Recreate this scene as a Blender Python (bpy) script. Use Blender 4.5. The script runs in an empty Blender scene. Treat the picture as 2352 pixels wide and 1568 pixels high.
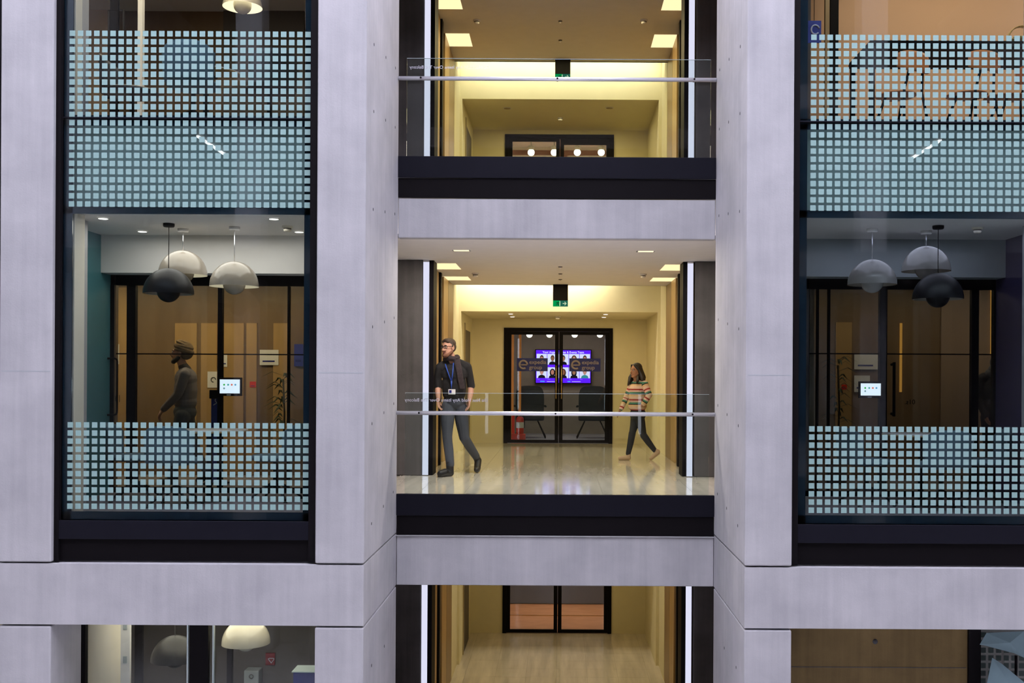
import bpy, bmesh, math, random
import numpy as np
from mathutils import Vector, Matrix
random.seed(7); rng = np.random.default_rng(7)
SC = bpy.context.scene
COL = SC.collection
# ---------------------------------------------------------------- camera, world, exposure
F = 2460.0                      # focal length in pixels of the 2352 px wide frame
VPX, VPY = 1286.0, 867.0        # principal point of the (cropped) photograph
EYE = 1.317                     # camera height above the middle floor
ROLL = 0.0055
cam = bpy.data.cameras.new('camera')
cam.sensor_width = 36.0
cam.lens = F / 2352 * 36.0
cam.shift_x = -(VPX - 1176) / 2352
cam.shift_y = (VPY - 784) / 2352
cam.clip_end = 200
camo = bpy.data.objects.new('camera', cam); COL.objects.link(camo)
camo.location = (0, 0, EYE)
camo.rotation_euler = (Matrix.Rotation(math.radians(90), 4, 'X') @ Matrix.Rotation(ROLL, 4, 'Z')).to_euler()
SC.camera = camo
W = bpy.data.worlds.new('world'); SC.world = W
W.use_nodes = True
W.node_tree.nodes['Background'].inputs[0].default_value = (0.84, 0.82, 1.0, 1)
W.node_tree.nodes['Background'].inputs[1].default_value = 5.7
vs = SC.view_settings
vs.view_transform = 'Standard'; vs.look = 'None'; vs.gamma = 1.0; vs.use_curve_mapping = False
vs.exposure = 0.0
try:
    SC.cycles.use_denoising = True
    SC.cycles.max_bounces = 6; SC.cycles.diffuse_bounces = 3; SC.cycles.glossy_bounces = 2
    SC.cycles.transparent_max_bounces = 16; SC.cycles.transmission_bounces = 2
    SC.cycles.use_adaptive_sampling = True; SC.cycles.adaptive_threshold = 0.1; SC.cycles.adaptive_min_samples = 16; SC.cycles.light_sampling_threshold = 0.03
    SC.cycles.sample_clamp_indirect = 4.0
    SC.cycles.caustics_reflective = False; SC.cycles.caustics_refractive = False
except Exception:
    pass

def lamp(name, kind, loc, energy, color, size=0.5, size_y=None, rot=(0, 0, 0), spot=None, spread=None):
    l = bpy.data.lights.new(name, kind); l.energy = energy; l.color = color
    if kind == 'AREA':
        l.size = size
        if size_y: l.shape = 'RECTANGLE'; l.size_y = size_y
        if spread: l.spread = spread
    else:
        l.shadow_soft_size = size
    if kind == 'SPOT': l.spot_size = spot or 1.6; l.spot_blend = 0.6
    o = bpy.data.objects.new(name, l); COL.objects.link(o); o.location = loc; o.rotation_euler = rot
    return o

# pixel -> world at distance d in front of the camera (the roll of the photograph undone)
def at(px, py, d):
    du, dv = px - VPX, py - VPY
    u = du + dv * ROLL; v = dv - du * ROLL
    return Vector((u / F * d, d, EYE - v / F * d))
def X(px, py, d): return at(px, py, d).x
def Z(px, py, d): return at(px, py, d).z

# ---------------------------------------------------------------- materials
def lin(c):
    return tuple(((x / 255) / 12.92 if x / 255 <= 0.04045 else ((x / 255 + 0.055) / 1.055) ** 2.4) for x in c)
MATS = {}
def new_mat(name):
    m = bpy.data.materials.new(name); m.use_nodes = True
    nt = m.node_tree; nt.nodes.clear()
    out = nt.nodes.new('ShaderNodeOutputMaterial')
    MATS[name] = m
    return m, nt, out
def pbr(name, col, rough=0.5, metal=0.0, var=0.06, scale=(6, 6, 6), bump=0.0, spec=0.5, coat=0.0, world=False):
    """principled surface with a gentle procedural variation of tone"""
    m, nt, out = new_mat(name)
    b = nt.nodes.new('ShaderNodeBsdfPrincipled')
    b.inputs['Roughness'].default_value = rough; b.inputs['Metallic'].default_value = metal
    b.inputs['Specular IOR Level'].default_value = spec
    if coat: b.inputs['Coat Weight'].default_value = coat; b.inputs['Coat Roughness'].default_value = 0.08
    tc = nt.nodes.new('ShaderNodeTexCoord'); mp = nt.nodes.new('ShaderNodeMapping')
    mp.inputs['Scale'].default_value = scale
    nz = nt.nodes.new('ShaderNodeTexNoise'); nz.inputs['Scale'].default_value = 1.0; nz.inputs['Detail'].default_value = 5
    if world:
        gm = nt.nodes.new('ShaderNodeNewGeometry'); nt.links.new(gm.outputs['Position'], mp.inputs[0])
    else: nt.links.new(tc.outputs['Object'], mp.inputs[0])
    nt.links.new(mp.outputs[0], nz.inputs[0])
    rp = nt.nodes.new('ShaderNodeValToRGB')
    c = col
    rp.color_ramp.elements[0].position = 0.3; rp.color_ramp.elements[1].position = 0.7
    rp.color_ramp.elements[0].color = (c[0] * (1 - var), c[1] * (1 - var), c[2] * (1 - var), 1)
    rp.color_ramp.elements[1].color = (min(1, c[0] * (1 + var)), min(1, c[1] * (1 + var)), min(1, c[2] * (1 + var)), 1)
    nt.links.new(nz.outputs['Fac'], rp.inputs[0]); nt.links.new(rp.outputs[0], b.inputs['Base Color'])
    if bump:
        bp = nt.nodes.new('ShaderNodeBump'); bp.inputs['Strength'].default_value = bump; bp.inputs['Distance'].default_value = 0.01
        nt.links.new(nz.outputs['Fac'], bp.inputs['Height']); nt.links.new(bp.outputs[0], b.inputs['Normal'])
    nt.links.new(b.outputs[0], out.inputs[0])
    return m
def emit(name, col, strength):
    m, nt, out = new_mat(name)
    e = nt.nodes.new('ShaderNodeEmission'); e.inputs[0].default_value = (*col, 1); e.inputs[1].default_value = strength
    nt.links.new(e.outputs[0], out.inputs[0]); return m
def glass(name, tint=(0.93, 0.97, 0.96), ior=1.5, rough=0.0, gain=1.0):
    """thin architectural glass: clear transmission plus Fresnel reflection"""
    m, nt, out = new_mat(name)
    t = nt.nodes.new('ShaderNodeBsdfTransparent'); t.inputs[0].default_value = (*tint, 1)
    g = nt.nodes.new('ShaderNodeBsdfGlossy'); g.inputs['Roughness'].default_value = rough
    g.inputs['Color'].default_value = (1, 1, 1, 1)
    fr = nt.nodes.new('ShaderNodeFresnel'); fr.inputs[0].default_value = ior
    mu = nt.nodes.new('ShaderNodeMath'); mu.operation = 'MULTIPLY'; mu.inputs[1].default_value = gain; mu.use_clamp = True
    mx = nt.nodes.new('ShaderNodeMixShader')
    nt.links.new(fr.outputs[0], mu.inputs[0]); nt.links.new(mu.outputs[0], mx.inputs[0])
    nt.links.new(t.outputs[0], mx.inputs[1]); nt.links.new(g.outputs[0], mx.inputs[2])
    nt.links.new(mx.outputs[0], out.inputs[0]); return m
def concrete(name, c0, c1, rough=0.75):
    m, nt, out = new_mat(name)
    b = nt.nodes.new('ShaderNodeBsdfPrincipled'); b.inputs['Roughness'].default_value = rough
    b.inputs['Specular IOR Level'].default_value = 0.3
    tc = nt.nodes.new('ShaderNodeTexCoord')
    def noise(sc, scale, det):
        mp = nt.nodes.new('ShaderNodeMapping'); mp.inputs['Scale'].default_value = sc
        nt.links.new(tc.outputs['Object'], mp.inputs[0])
        n = nt.nodes.new('ShaderNodeTexNoise'); n.inputs['Scale'].default_value = scale; n.inputs['Detail'].default_value = det
        n.inputs['Roughness'].default_value = 0.6
        nt.links.new(mp.outputs[0], n.inputs[0]); return n
    streak = noise((7, 7, 0.3), 1.7, 6)        # board-marked vertical streaks
    cloud = noise((1, 1, 1.2), 1.6, 5)          # broad pour marks
    fine = noise((1, 1, 1), 60, 4)
    mx = nt.nodes.new('ShaderNodeMix'); mx.data_type = 'FLOAT'; mx.inputs[0].default_value = 0.62
    nt.links.new(streak.outputs['Fac'], mx.inputs[2]); nt.links.new(cloud.outputs['Fac'], mx.inputs[3])
    rp = nt.nodes.new('ShaderNodeValToRGB')
    rp.color_ramp.elements[0].position = 0.36; rp.color_ramp.elements[1].position = 0.62
    rp.color_ramp.elements[0].color = (*c0, 1); rp.color_ramp.elements[1].color = (*c1, 1)
    nt.links.new(mx.outputs[0], rp.inputs[0]); nt.links.new(rp.outputs[0], b.inputs['Base Color'])
    bp = nt.nodes.new('ShaderNodeBump'); bp.inputs['Strength'].default_value = 0.12; bp.inputs['Distance'].default_value = 0.01
    nt.links.new(fine.outputs['Fac'], bp.inputs['Height']); nt.links.new(bp.outputs[0], b.inputs['Normal'])
    nt.links.new(b.outputs[0], out.inputs[0]); return m
def timber(name, c0, c1, rough=0.4, sc=(14, 14, 0.8)):
    m, nt, out = new_mat(name)
    b = nt.nodes.new('ShaderNodeBsdfPrincipled'); b.inputs['Roughness'].default_value = rough
    tc = nt.nodes.new('ShaderNodeTexCoord'); mp = nt.nodes.new('ShaderNodeMapping'); mp.inputs['Scale'].default_value = sc
    nz = nt.nodes.new('ShaderNodeTexNoise'); nz.inputs['Scale'].default_value = 1.5; nz.inputs['Detail'].default_value = 8
    nz.inputs['Distortion'].default_value = 0.6
    rp = nt.nodes.new('ShaderNodeValToRGB')
    rp.color_ramp.elements[0].position = 0.3; rp.color_ramp.elements[1].position = 0.7
    rp.color_ramp.elements[0].color = (*c0, 1); rp.color_ramp.elements[1].color = (*c1, 1)
    nt.links.new(tc.outputs['Object'], mp.inputs[0]); nt.links.new(mp.outputs[0], nz.inputs[0])
    nt.links.new(nz.outputs['Fac'], rp.inputs[0]); nt.links.new(rp.outputs[0], b.inputs['Base Color'])
    nt.links.new(b.outputs[0], out.inputs[0]); return m

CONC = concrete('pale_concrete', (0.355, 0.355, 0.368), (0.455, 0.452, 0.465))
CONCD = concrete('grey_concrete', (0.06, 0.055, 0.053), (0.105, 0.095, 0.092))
CONCT = concrete('warm_lit_concrete', (0.12, 0.08, 0.028), (0.19, 0.13, 0.05))  # concrete with its warm light mixed into the tan colour
HOLE = pbr('tie_hole_dark', (0.05, 0.05, 0.055), 0.9)
BLACK = pbr('black_metal', (0.006, 0.005, 0.006), 0.55, spec=0.08)
BLACKB = pbr('blue_black_metal', (0.008, 0.008, 0.013), 0.5, spec=0.1)
NAVYGL = pbr('navy_glass_border', (0.018, 0.035, 0.055), 0.12, coat=0.5)
GLASS = glass('window_glass', (0.90, 0.95, 0.95), 1.5, gain=0.6)
GLASSB = glass('balustrade_glass', (0.90, 0.94, 0.93), 1.45, gain=0.5)
GLASSP = glass('partition_glass', (0.92, 0.95, 0.94), 1.45, gain=0.7)
GEDGE = pbr('glass_edge', (0.55, 0.66, 0.66), 0.2)
FRIT = pbr('frosted_square', (0.25, 0.40, 0.375), 0.6, var=0.03)
SPAND = pbr('spandrel_panel', (0.40, 0.55, 0.53), 0.6, var=0.15, scale=(1, 1, 1))
STEEL = pbr('brushed_steel', (0.75, 0.75, 0.8), 0.25, 1.0, var=0.03)
RAIL = pbr('satin_rail', (0.9, 0.9, 0.94), 0.25, 0.6, var=0.02)
WHITE = pbr('white_plaster', (0.78, 0.76, 0.74), 0.8, var=0.02)
CREAM = pbr('cream_paint', (0.78, 0.72, 0.60), 0.75, var=0.02)
CREAMY = pbr('yellow_cream_paint', (0.80, 0.72, 0.46), 0.75, var=0.02)
TEAL = pbr('teal_paint', (0.06, 0.21, 0.25), 0.6, var=0.05)
PURP = pbr('violet_paint', (0.045, 0.035, 0.10), 0.55, var=0.05)
GREYW = pbr('grey_paint', (0.34, 0.38, 0.40), 0.7, var=0.03)
BROWN = timber('brown_veneer', (0.15, 0.095, 0.05), (0.21, 0.135, 0.075), sc=(3, 3, 0.5))
OCHRE = timber('ochre_lit_wall', (0.36, 0.22, 0.09), (0.44, 0.28, 0.12), sc=(3, 3, 0.5))  # brighter tone of the brown wall, lit and reflecting areas put into colour
OAK = timber('oak_panel', (0.42, 0.27, 0.10), (0.56, 0.37, 0.15))
OAKD = timber('dark_oak_panel', (0.25, 0.165, 0.075), (0.36, 0.24, 0.11))
PEACH = pbr('peach_paint', (0.62, 0.38, 0.23), 0.8, var=0.04, scale=(1, 1, 1))
MIRROR = pbr('bronze_mirror', (0.50, 0.42, 0.30), 0.06, 1.0, var=0.03)
STONE = pbr('polished_stone', (0.80, 0.73, 0.61), 0.085, var=0.15, scale=(8, 0.7, 3), bump=0.006, spec=0.6, coat=0.3, world=True)
STONEG = pbr('stone_joint', (0.20, 0.17, 0.13), 0.6)
CARPET = pbr('grey_carpet', (0.22, 0.20, 0.22), 0.95, var=0.2, scale=(60, 60, 60))
WOODFL = timber('oak_floor', (0.45, 0.22, 0.11), (0.58, 0.30, 0.16), sc=(2, 9, 2))
BRASS = pbr('brass', (0.70, 0.50, 0.22), 0.25, 1.0)
LED = emit('led_strip', (0.80, 0.81, 1.0), 0.93)
COFF = emit('coffer_panel', (1.0, 0.80, 0.43), 1.25)
DOWN = emit('downlight_disc', (1.0, 0.88, 0.8), 3.0)
GLOBE = emit('globe_lamp', (1.0, 0.92, 0.80), 4.0)
AMBER = emit('amber_light', (0.75, 0.32, 0.06), 0.5)
WARMS = emit('warm_light', (1.0, 0.80, 0.5), 1.6)
PLW = pbr('white_lacquer', (0.33, 0.29, 0.24), 0.22, coat=0.3)
PLC = pbr('cream_lacquer', (0.72, 0.66, 0.52), 0.15, coat=0.6)
PLB = pbr('black_lacquer', (0.006, 0.006, 0.008), 0.4, spec=0.25)
CHBL = pbr('slate_blue_fabric', (0.10, 0.16, 0.20), 0.85)
CHBK = pbr('black_plastic', (0.02, 0.02, 0.022), 0.5)
STOOLW = timber('orange_beech', (0.60, 0.19, 0.045), (0.72, 0.25, 0.07), sc=(3, 12, 12))
TABW = pbr('white_laminate', (0.6, 0.6, 0.6), 0.4)
RED = pbr('red_paint', (0.72, 0.035, 0.015), 0.35)
SIGNB = pbr('navy_print', (0.006, 0.012, 0.15), 0.4)
SIGNW = pbr('pale_print', (0.55, 0.55, 0.62), 0.5)
GREENS = emit('exit_green', (0.0, 0.33, 0.08), 0.9)
GREENW = emit('exit_pictogram', (0.75, 0.95, 0.6), 0.8)
GREEND = emit('exit_green_dim', (0.02, 0.16, 0.10), 0.8)
PAPER = pbr('white_paper', (0.72, 0.70, 0.68), 0.8)
ORANGE = pbr('orange_edge', (0.75, 0.28, 0.05), 0.5)

# ---------------------------------------------------------------- mesh builder
ORG = {}
class MB:
    def __init__(s): s.v = []; s.f = []; s.sm = []
    def add(s, vs_, fs, smooth=False):
        n = len(s.v); s.v += [tuple(p) for p in vs_]
        s.f += [tuple(i + n for i in f) for f in fs]; s.sm += [smooth] * len(fs); return s
    def box(s, x0, x1, y0, y1, z0, z1):
        x0, x1 = min(x0, x1), max(x0, x1); y0, y1 = min(y0, y1), max(y0, y1); z0, z1 = min(z0, z1), max(z0, z1)
        v = [(x0, y0, z0), (x1, y0, z0), (x1, y1, z0), (x0, y1, z0), (x0, y0, z1), (x1, y0, z1), (x1, y1, z1), (x0, y1, z1)]
        return s.add(v, [(0, 3, 2, 1), (4, 5, 6, 7), (0, 1, 5, 4), (1, 2, 6, 5), (2, 3, 7, 6), (3, 0, 4, 7)])
    def bbox(s, x0, x1, y0, y1, z0, z1, b=0.01):
        """box with chamfered edges"""
        x0, x1 = min(x0, x1), max(x0, x1); y0, y1 = min(y0, y1), max(y0, y1); z0, z1 = min(z0, z1), max(z0, z1)
        bm = bmesh.new()
        bmesh.ops.create_cube(bm, size=1)
        for v in bm.verts:
            v.co = Vector(((x0 + x1) / 2 + v.co.x * (x1 - x0), (y0 + y1) / 2 + v.co.y * (y1 - y0), (z0 + z1) / 2 + v.co.z * (z1 - z0)))
        bmesh.ops.bevel(bm, geom=bm.edges[:], offset=b, segments=2, affect='EDGES', profile=0.5)
        bm.verts.index_update()
        s.add([v.co[:] for v in bm.verts], [[v.index for v in f.verts] for f in bm.faces]); bm.free(); return s
    def prism(s, poly, y0, y1, axis='y'):
        """extrude a polygon given in (x,z) along y, or in (x,y) along z"""
        n = len(poly)
        if axis == 'y': a = [(p[0], y0, p[1]) for p in poly]; b = [(p[0], y1, p[1]) for p in poly]
        else: a = [(p[0], p[1], y0) for p in poly]; b = [(p[0], p[1], y1) for p in poly]
        fs = [tuple(range(n)), tuple(range(2 * n - 1, n - 1, -1))]
        fs += [(i, i + n, (i + 1) % n + n, (i + 1) % n) for i in range(n)]
        return s.add(a + b, fs)
    def tube(s, pts, r, n=10, closed=False, caps=True):
        pts = [Vector(p) for p in pts]; N = len(pts)
        rr = r if isinstance(r, (list, tuple)) else [r] * N
        vs_, fs = [], []
        up = None
        for i, p in enumerate(pts):
            a = pts[(i - 1) % N] if (closed or i > 0) else p
            b = pts[(i + 1) % N] if (closed or i < N - 1) else p
            t = (b - a).normalized()
            if up is None: up = Vector((0, 0, 1)) if abs(t.z) < 0.9 else Vector((1, 0, 0))
            u = t.cross(up)
            if u.length < 1e-5: u = t.cross(Vector((0, 1, 0)))
            u.normalize(); w = u.cross(t).normalized(); up = w
            for k in range(n):
                th = 2 * math.pi * k / n
                vs_.append(p + (u * math.cos(th) + w * math.sin(th)) * rr[i])
        M = N if closed else N - 1
        for i in range(M):
            for k in range(n):
                fs.append((i * n + k, i * n + (k + 1) % n, ((i + 1) % N) * n + (k + 1) % n, ((i + 1) % N) * n + k))
        s.add(vs_, fs, True)
        if caps and not closed:
            s.add(vs_[:n], [tuple(range(n))]); s.add(vs_[-n:], [tuple(range(n - 1, -1, -1))])
        return s
    def lathe(s, prof, c, n=32, axis='z'):
        vs_, fs = [], []; m = len(prof)
        for k in range(n):
            th = 2 * math.pi * k / n
            for (r, h) in prof:
                if axis == 'z': vs_.append((c[0] + r * math.cos(th), c[1] + r * math.sin(th), c[2] + h))
                else: vs_.append((c[0] + r * math.cos(th), c[1] + h, c[2] + r * math.sin(th)))
        for k in range(n):
            for i in range(m - 1):
                fs.append((k * m + i, ((k + 1) % n) * m + i, ((k + 1) % n) * m + i + 1, k * m + i + 1))
        return s.add(vs_, fs, True)
    def sphere(s, c, r, n=16, sc=(1, 1, 1)):
        prof = [(math.sin(math.pi * i / n), -math.cos(math.pi * i / n)) for i in range(n + 1)]
        vs_, fs = [], []; m = n + 1; K = n * 2
        for k in range(K):
            th = 2 * math.pi * k / K
            for a, h in prof: vs_.append((c[0] + r * sc[0] * a * math.cos(th), c[1] + r * sc[1] * a * math.sin(th), c[2] + r * sc[2] * h))
        for k in range(K):
            for i in range(n): fs.append((k * m + i, ((k + 1) % K) * m + i, ((k + 1) % K) * m + i + 1, k * m + i + 1))
        return s.add(vs_, fs, True)
    def mesh(s, name, off=(0, 0, 0)):
        me = bpy.data.meshes.new(name)
        me.from_pydata([(p[0] - off[0], p[1] - off[1], p[2] - off[2]) for p in s.v], [], s.f)
        me.polygons.foreach_set('use_smooth', s.sm); 
        bm = bmesh.new(); bm.from_mesh(me)
        bmesh.ops.remove_doubles(bm, verts=bm.verts, dist=1e-5)
        bmesh.ops.recalc_face_normals(bm, faces=bm.faces); bm.to_mesh(me); bm.free()
        return me
    def build(s, name, mat, parent=None):
        off = ORG.get(parent.name, (0, 0, 0)) if parent else (0, 0, 0)
        me = s.mesh(name, off); me.materials.append(mat)
        o = bpy.data.objects.new(name, me); COL.objects.link(o)
        if parent: o.parent = parent
        ORG[o.name] = off
        return o
def tag(o, label=None, cat=None, group=None, kind=None):
    if label: o['label'] = label
    if cat: o['category'] = cat
    if group: o['group'] = group
    if kind: o['kind'] = kind
    return o
def thing(name, label, cat, loc=(0, 0, 0), group=None, kind=None):
    o = bpy.data.objects.new(name, None); COL.objects.link(o); o.location = loc; o.empty_display_size = 0.1
    ORG[o.name] = tuple(loc); return tag(o, label, cat, group, kind)
def struct(name, mb, mat, label, cat=None):
    o = mb.build(name, mat); return tag(o, label, cat or name.split('_')[0], None, 'structure')
def copy_tree(o, loc=None, rz=None, parent=None):
    c = o.copy(); COL.objects.link(c); c.parent = parent
    if loc is not None: c.location = loc
    if rz is not None: c.rotation_euler = (0, 0, rz)
    for ch in list(o.children): copy_tree(ch, parent=c)
    return c
def text_mesh(name, body, size, mat, parent, origin, ux=(1, 0, 0), uy=(0, 0, 1), align='LEFT', bold=0.0, extrude=0.0015, fit=None):
    """flat lettering laid out along ux (reading direction) and uy (up), starting at a world point"""
    cu = bpy.data.curves.new(name, 'FONT'); cu.body = body; cu.size = size; cu.align_x = align
    cu.offset = bold; cu.resolution_u = 3; cu.extrude = extrude
    t = bpy.data.objects.new(name + '_tmp', cu); COL.objects.link(t)
    dg = bpy.context.evaluated_depsgraph_get()
    me = bpy.data.meshes.new_from_object(t.evaluated_get(dg))
    bpy.data.objects.remove(t); bpy.data.curves.remove(cu)
    if fit:
        w_ = max(v.co.x for v in me.vertices) - min(v.co.x for v in me.vertices)
        for v in me.vertices: v.co = Vector((v.co.x * fit / w_, v.co.y * fit / w_, v.co.z))
    ux, uy = Vector(ux), Vector(uy); n = ux.cross(uy)
    off = Vector(ORG.get(parent.name, (0, 0, 0))) if parent else Vector((0, 0, 0))
    o0 = Vector(origin) - off
    for v in me.vertices:
        c = v.co.copy(); v.co = o0 + ux * c.x + uy * c.y + n * c.z
    me.materials.clear(); me.materials.append(mat)
    o = bpy.data.objects.new(name, me); COL.objects.link(o)
    if parent: o.parent = parent
    ORG[o.name] = tuple(off); return o
PI = math.pi
# ---------------------------------------------------------------- concrete frame
TOP = 7.2
XA0, XA1 = -5.235, -4.742      # column at the frame's edge
XB0, XB1 = -2.277, -1.822
XC0, XC1 = 1.735, 2.175
XD0, XD1 = 4.63, 5.12
DB = 12.0                      # plane of the balconies
def column(x0, x1, d1, z0, z1, label, holes=()):
    o = struct('concrete_column', MB().bbox(x0, x1, 10.0, d1, z0, z1, 0.012), CONC, label, 'column')
    for (x, d, z, sgn) in holes:
        c = MB(); n = 10
        vs_ = [(x + sgn * 0.0015, d + 0.016 * math.cos(2 * PI * k / n), z + 0.016 * math.sin(2 * PI * k / n)) for k in range(n)]
        vs_ += [(x - sgn * 0.001, p[1], p[2]) for p in vs_]
        c.add(vs_, [tuple(range(n)), tuple(range(2 * n - 1, n - 1, -1))] + [(i, i + n, (i + 1) % n + n, (i + 1) % n) for i in range(n)])
        c.build('tie_hole', HOLE, o)
    for zz in (1.35,) if z1 > 3 else ():
        MB().box(x0 + 0.02, x1 - 0.02, 9.999, 10.01, zz - 0.003, zz + 0.003).build('pour_joint', GREYW, o)
    return o
hz = [-0.05, 0.92, 1.86, 3.0, 3.95, 4.6]
hl = [(XB1, d, z + 0.12 * (d - 10.9), 1) for z in hz for d in (10.4, 11.1, 11.75)]
hr = [(XC0, d, z + 0.12 * (d - 10.9), -1) for z in hz for d in (10.4, 11.1, 11.75)]
column(XA0, XA1, 10.75, -0.43, TOP, 'tall pale concrete column at the outer edge of the left window')
column(XB0, XB1, DB, -0.43, TOP, 'tall pale concrete column between left window and balconies', hl)
column(XC0, XC1, DB, -0.43, TOP, 'tall pale concrete column between balconies and right window', hr)
column(XD0, XD1, 10.75, -0.43, TOP, 'tall pale concrete column past the right window')
column(XA0, XA1, 10.65, -4.6, -1.03, 'short concrete column below the beam, outer left')
column(XB0, XB1, DB, -4.6, -1.03, 'short concrete column under the beam left of the lowest lobby',
       [(XB1, d, -1.5, 1) for d in (10.45, 11.2)])
column(XC0, XC1, DB, -4.6, -1.03, 'short concrete column under the beam right of the lowest lobby',
       [(XC0, d, -1.5, -1) for d in (10.45, 11.2)])
ZB1, ZB0 = -0.445, -1.012
# L-shaped beams: along the front, then back along the side of the balcony bay
b1 = MB().prism([(-8.5, 10.0), (XB1, 10.0), (XB1, DB + .35), (XB1 - 0.42, DB + .35), (XB1 - 0.42, 10.42), (-8.5, 10.42)], ZB0, ZB1, 'z')
struct('concrete_beam', b1, CONC, 'pale concrete beam running under the left window', 'beam')
b2 = MB().prism([(8.5, 10.0), (XC0, 10.0), (XC0, DB + .35), (XC0 + 0.42, DB + .35), (XC0 + 0.42, 10.42), (8.5, 10.42)], ZB0, ZB1, 'z')
struct('concrete_beam', b2, CONC, 'pale concrete beam running under the right window', 'beam')
struct('concrete_beam', MB().bbox(XB1 + 0.004, XC0 - 0.004, DB - 0.01, DB + 0.3, -1.012, -0.462, 0.008), CONC, 'pale concrete beam under the middle balcony', 'beam')
struct('concrete_beam', MB().bbox(XB1 + 0.004, XC0 - 0.004, DB - 0.01, DB + 0.12, 2.872, 3.312, 0.008), CONC, 'pale concrete beam under the upper balcony', 'beam')
# light concrete sill ledges on top of the beams
struct('trim_1', MB().box(XB1, XC0, DB - 0.03, DB + 0.3, -0.462, -0.452), CONC, 'thin pale ledge between beam and middle balcony fascia', 'ledge')
# next bay's dark frame at the very edge
struct('trim_2', MB().box(-9.6, XA0 - 0.01, 10.05, 10.2, -0.445, TOP), BLACK, 'black window frame beyond the outer left column', 'frame')
struct('trim_3', MB().box(XD1 + 0.01, 9.6, 10.05, 10.2, -0.445, TOP), BLACK, 'black window frame past the right window', 'frame')
# roof over everything behind the facade
struct('roof', MB().box(-9.5, XB1, 10.02, 28, 6.95, TOP).box(XC0, 9.5, 10.02, 28, 6.95, TOP).box(XB1, XC0, 12.05, 28, TOP, TOP + 0.2), WHITE, 'roof slab above the upper rooms')

# ---------------------------------------------------------------- window bays
PITCH, SQ = 0.0766, 0.052
DG = 10.10
def window(name, x0, x1, sx, ncol, side):
    """black frame, tall glass with a navy border, frosted squares, spandrel and base panels"""
    w = thing(name, f'tall glazed bay with frosted squares {"beside the outer left column" if side < 0 else "at the right edge"}', 'window', (0, 0, 0), kind='structure')
    l, r = (0.045, 0.075) if side < 0 else (0.065, 0.045)
    MB().box(x0, x0 + l, 10.05, 10.2, -0.43, TOP).build('frame', BLACK, w)
    MB().box(x1 - r, x1, 10.05, 10.2, -0.43, TOP).build('frame', BLACK, w)
    g0, g1 = x0 + l, x1 - r
    MB().bbox(g0, g1, 10.05, 10.13, -0.222, -0.046, 0.004).build('base_panel', BLACKB, w)
    MB().box(g0, g1, 10.09, 10.13, -0.43, -0.222).build('base_panel', BLACK, w)
    MB().box(g0, g1, 10.06, 10.2, -0.052, -0.046).build('edge_trim', STEEL, w)
    zt = 3.742
    for (a, b) in ((-0.046, zt - 0.006), (zt + 0.006, TOP - 0.05)):
        p = MB().box(g0, g1, DG, DG + 0.012, a, b).build('pane', GLASS, w)
    MB().box(g0, g1, DG - 0.012, DG + 0.02, zt - 0.006, zt + 0.006).build('transom', BLACKB, w)
    # opaque border printed behind the glass
    bw = 0.085
    for (a, b) in ((-0.046, zt - 0.02), (zt + 0.02, TOP - 0.05)):
        MB().box(g0, g0 + bw, DG + 0.016, DG + 0.03, a, b).build('border', NAVYGL, w)
        MB().box(g1 - 0.07, g1, DG + 0.016, DG + 0.03, a, b).build('border', NAVYGL, w)
    MB().box(g0, g1, DG + 0.016, DG + 0.03, -0.046, 0.03).build('border', NAVYGL, w)
    MB().box(g0, g1, DG + 0.016, DG + 0.03, zt - 0.07, zt + 0.03).build('border', NAVYGL, w)
    MB().box(g0, g1, DG + 0.016, DG + 0.03, 2.84, 2.91).build('border', NAVYGL, w)
    # frosted squares: a film of small raised squares on the outer face
    for (zt_, rows) in ((0.873, 11), (4.564, 22)):
        m = MB()
        for i in range(rows):
            zc = zt_ - i * PITCH
            if abs(zc - SQ / 2 - zt) < 0.03 and False: continue
            for k in range(ncol):
                xx = sx + k * PITCH
                if xx + SQ > g1: continue
                m.add([(xx, DG - 0.001, zc - SQ), (xx + SQ, DG - 0.001, zc - SQ), (xx + SQ, DG - 0.001, zc), (xx, DG - 0.001, zc)], [(0, 1, 2, 3)])
        f = m.build('frosted_film', FRIT, w); f['kind'] = 'stuff'; f['label'] = 'grid of pale teal frosted squares'
    # spandrel panel in the floor zone
    MB().box(x0, x1, 10.22, 10.27, 2.86, 3.74).build('spandrel', SPAND, w)
    return w
window('window_1', XA1, XB0, -4.640, 30, -1)
window('window_2', XC1, XD0, 2.352, 30, 1)

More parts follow.
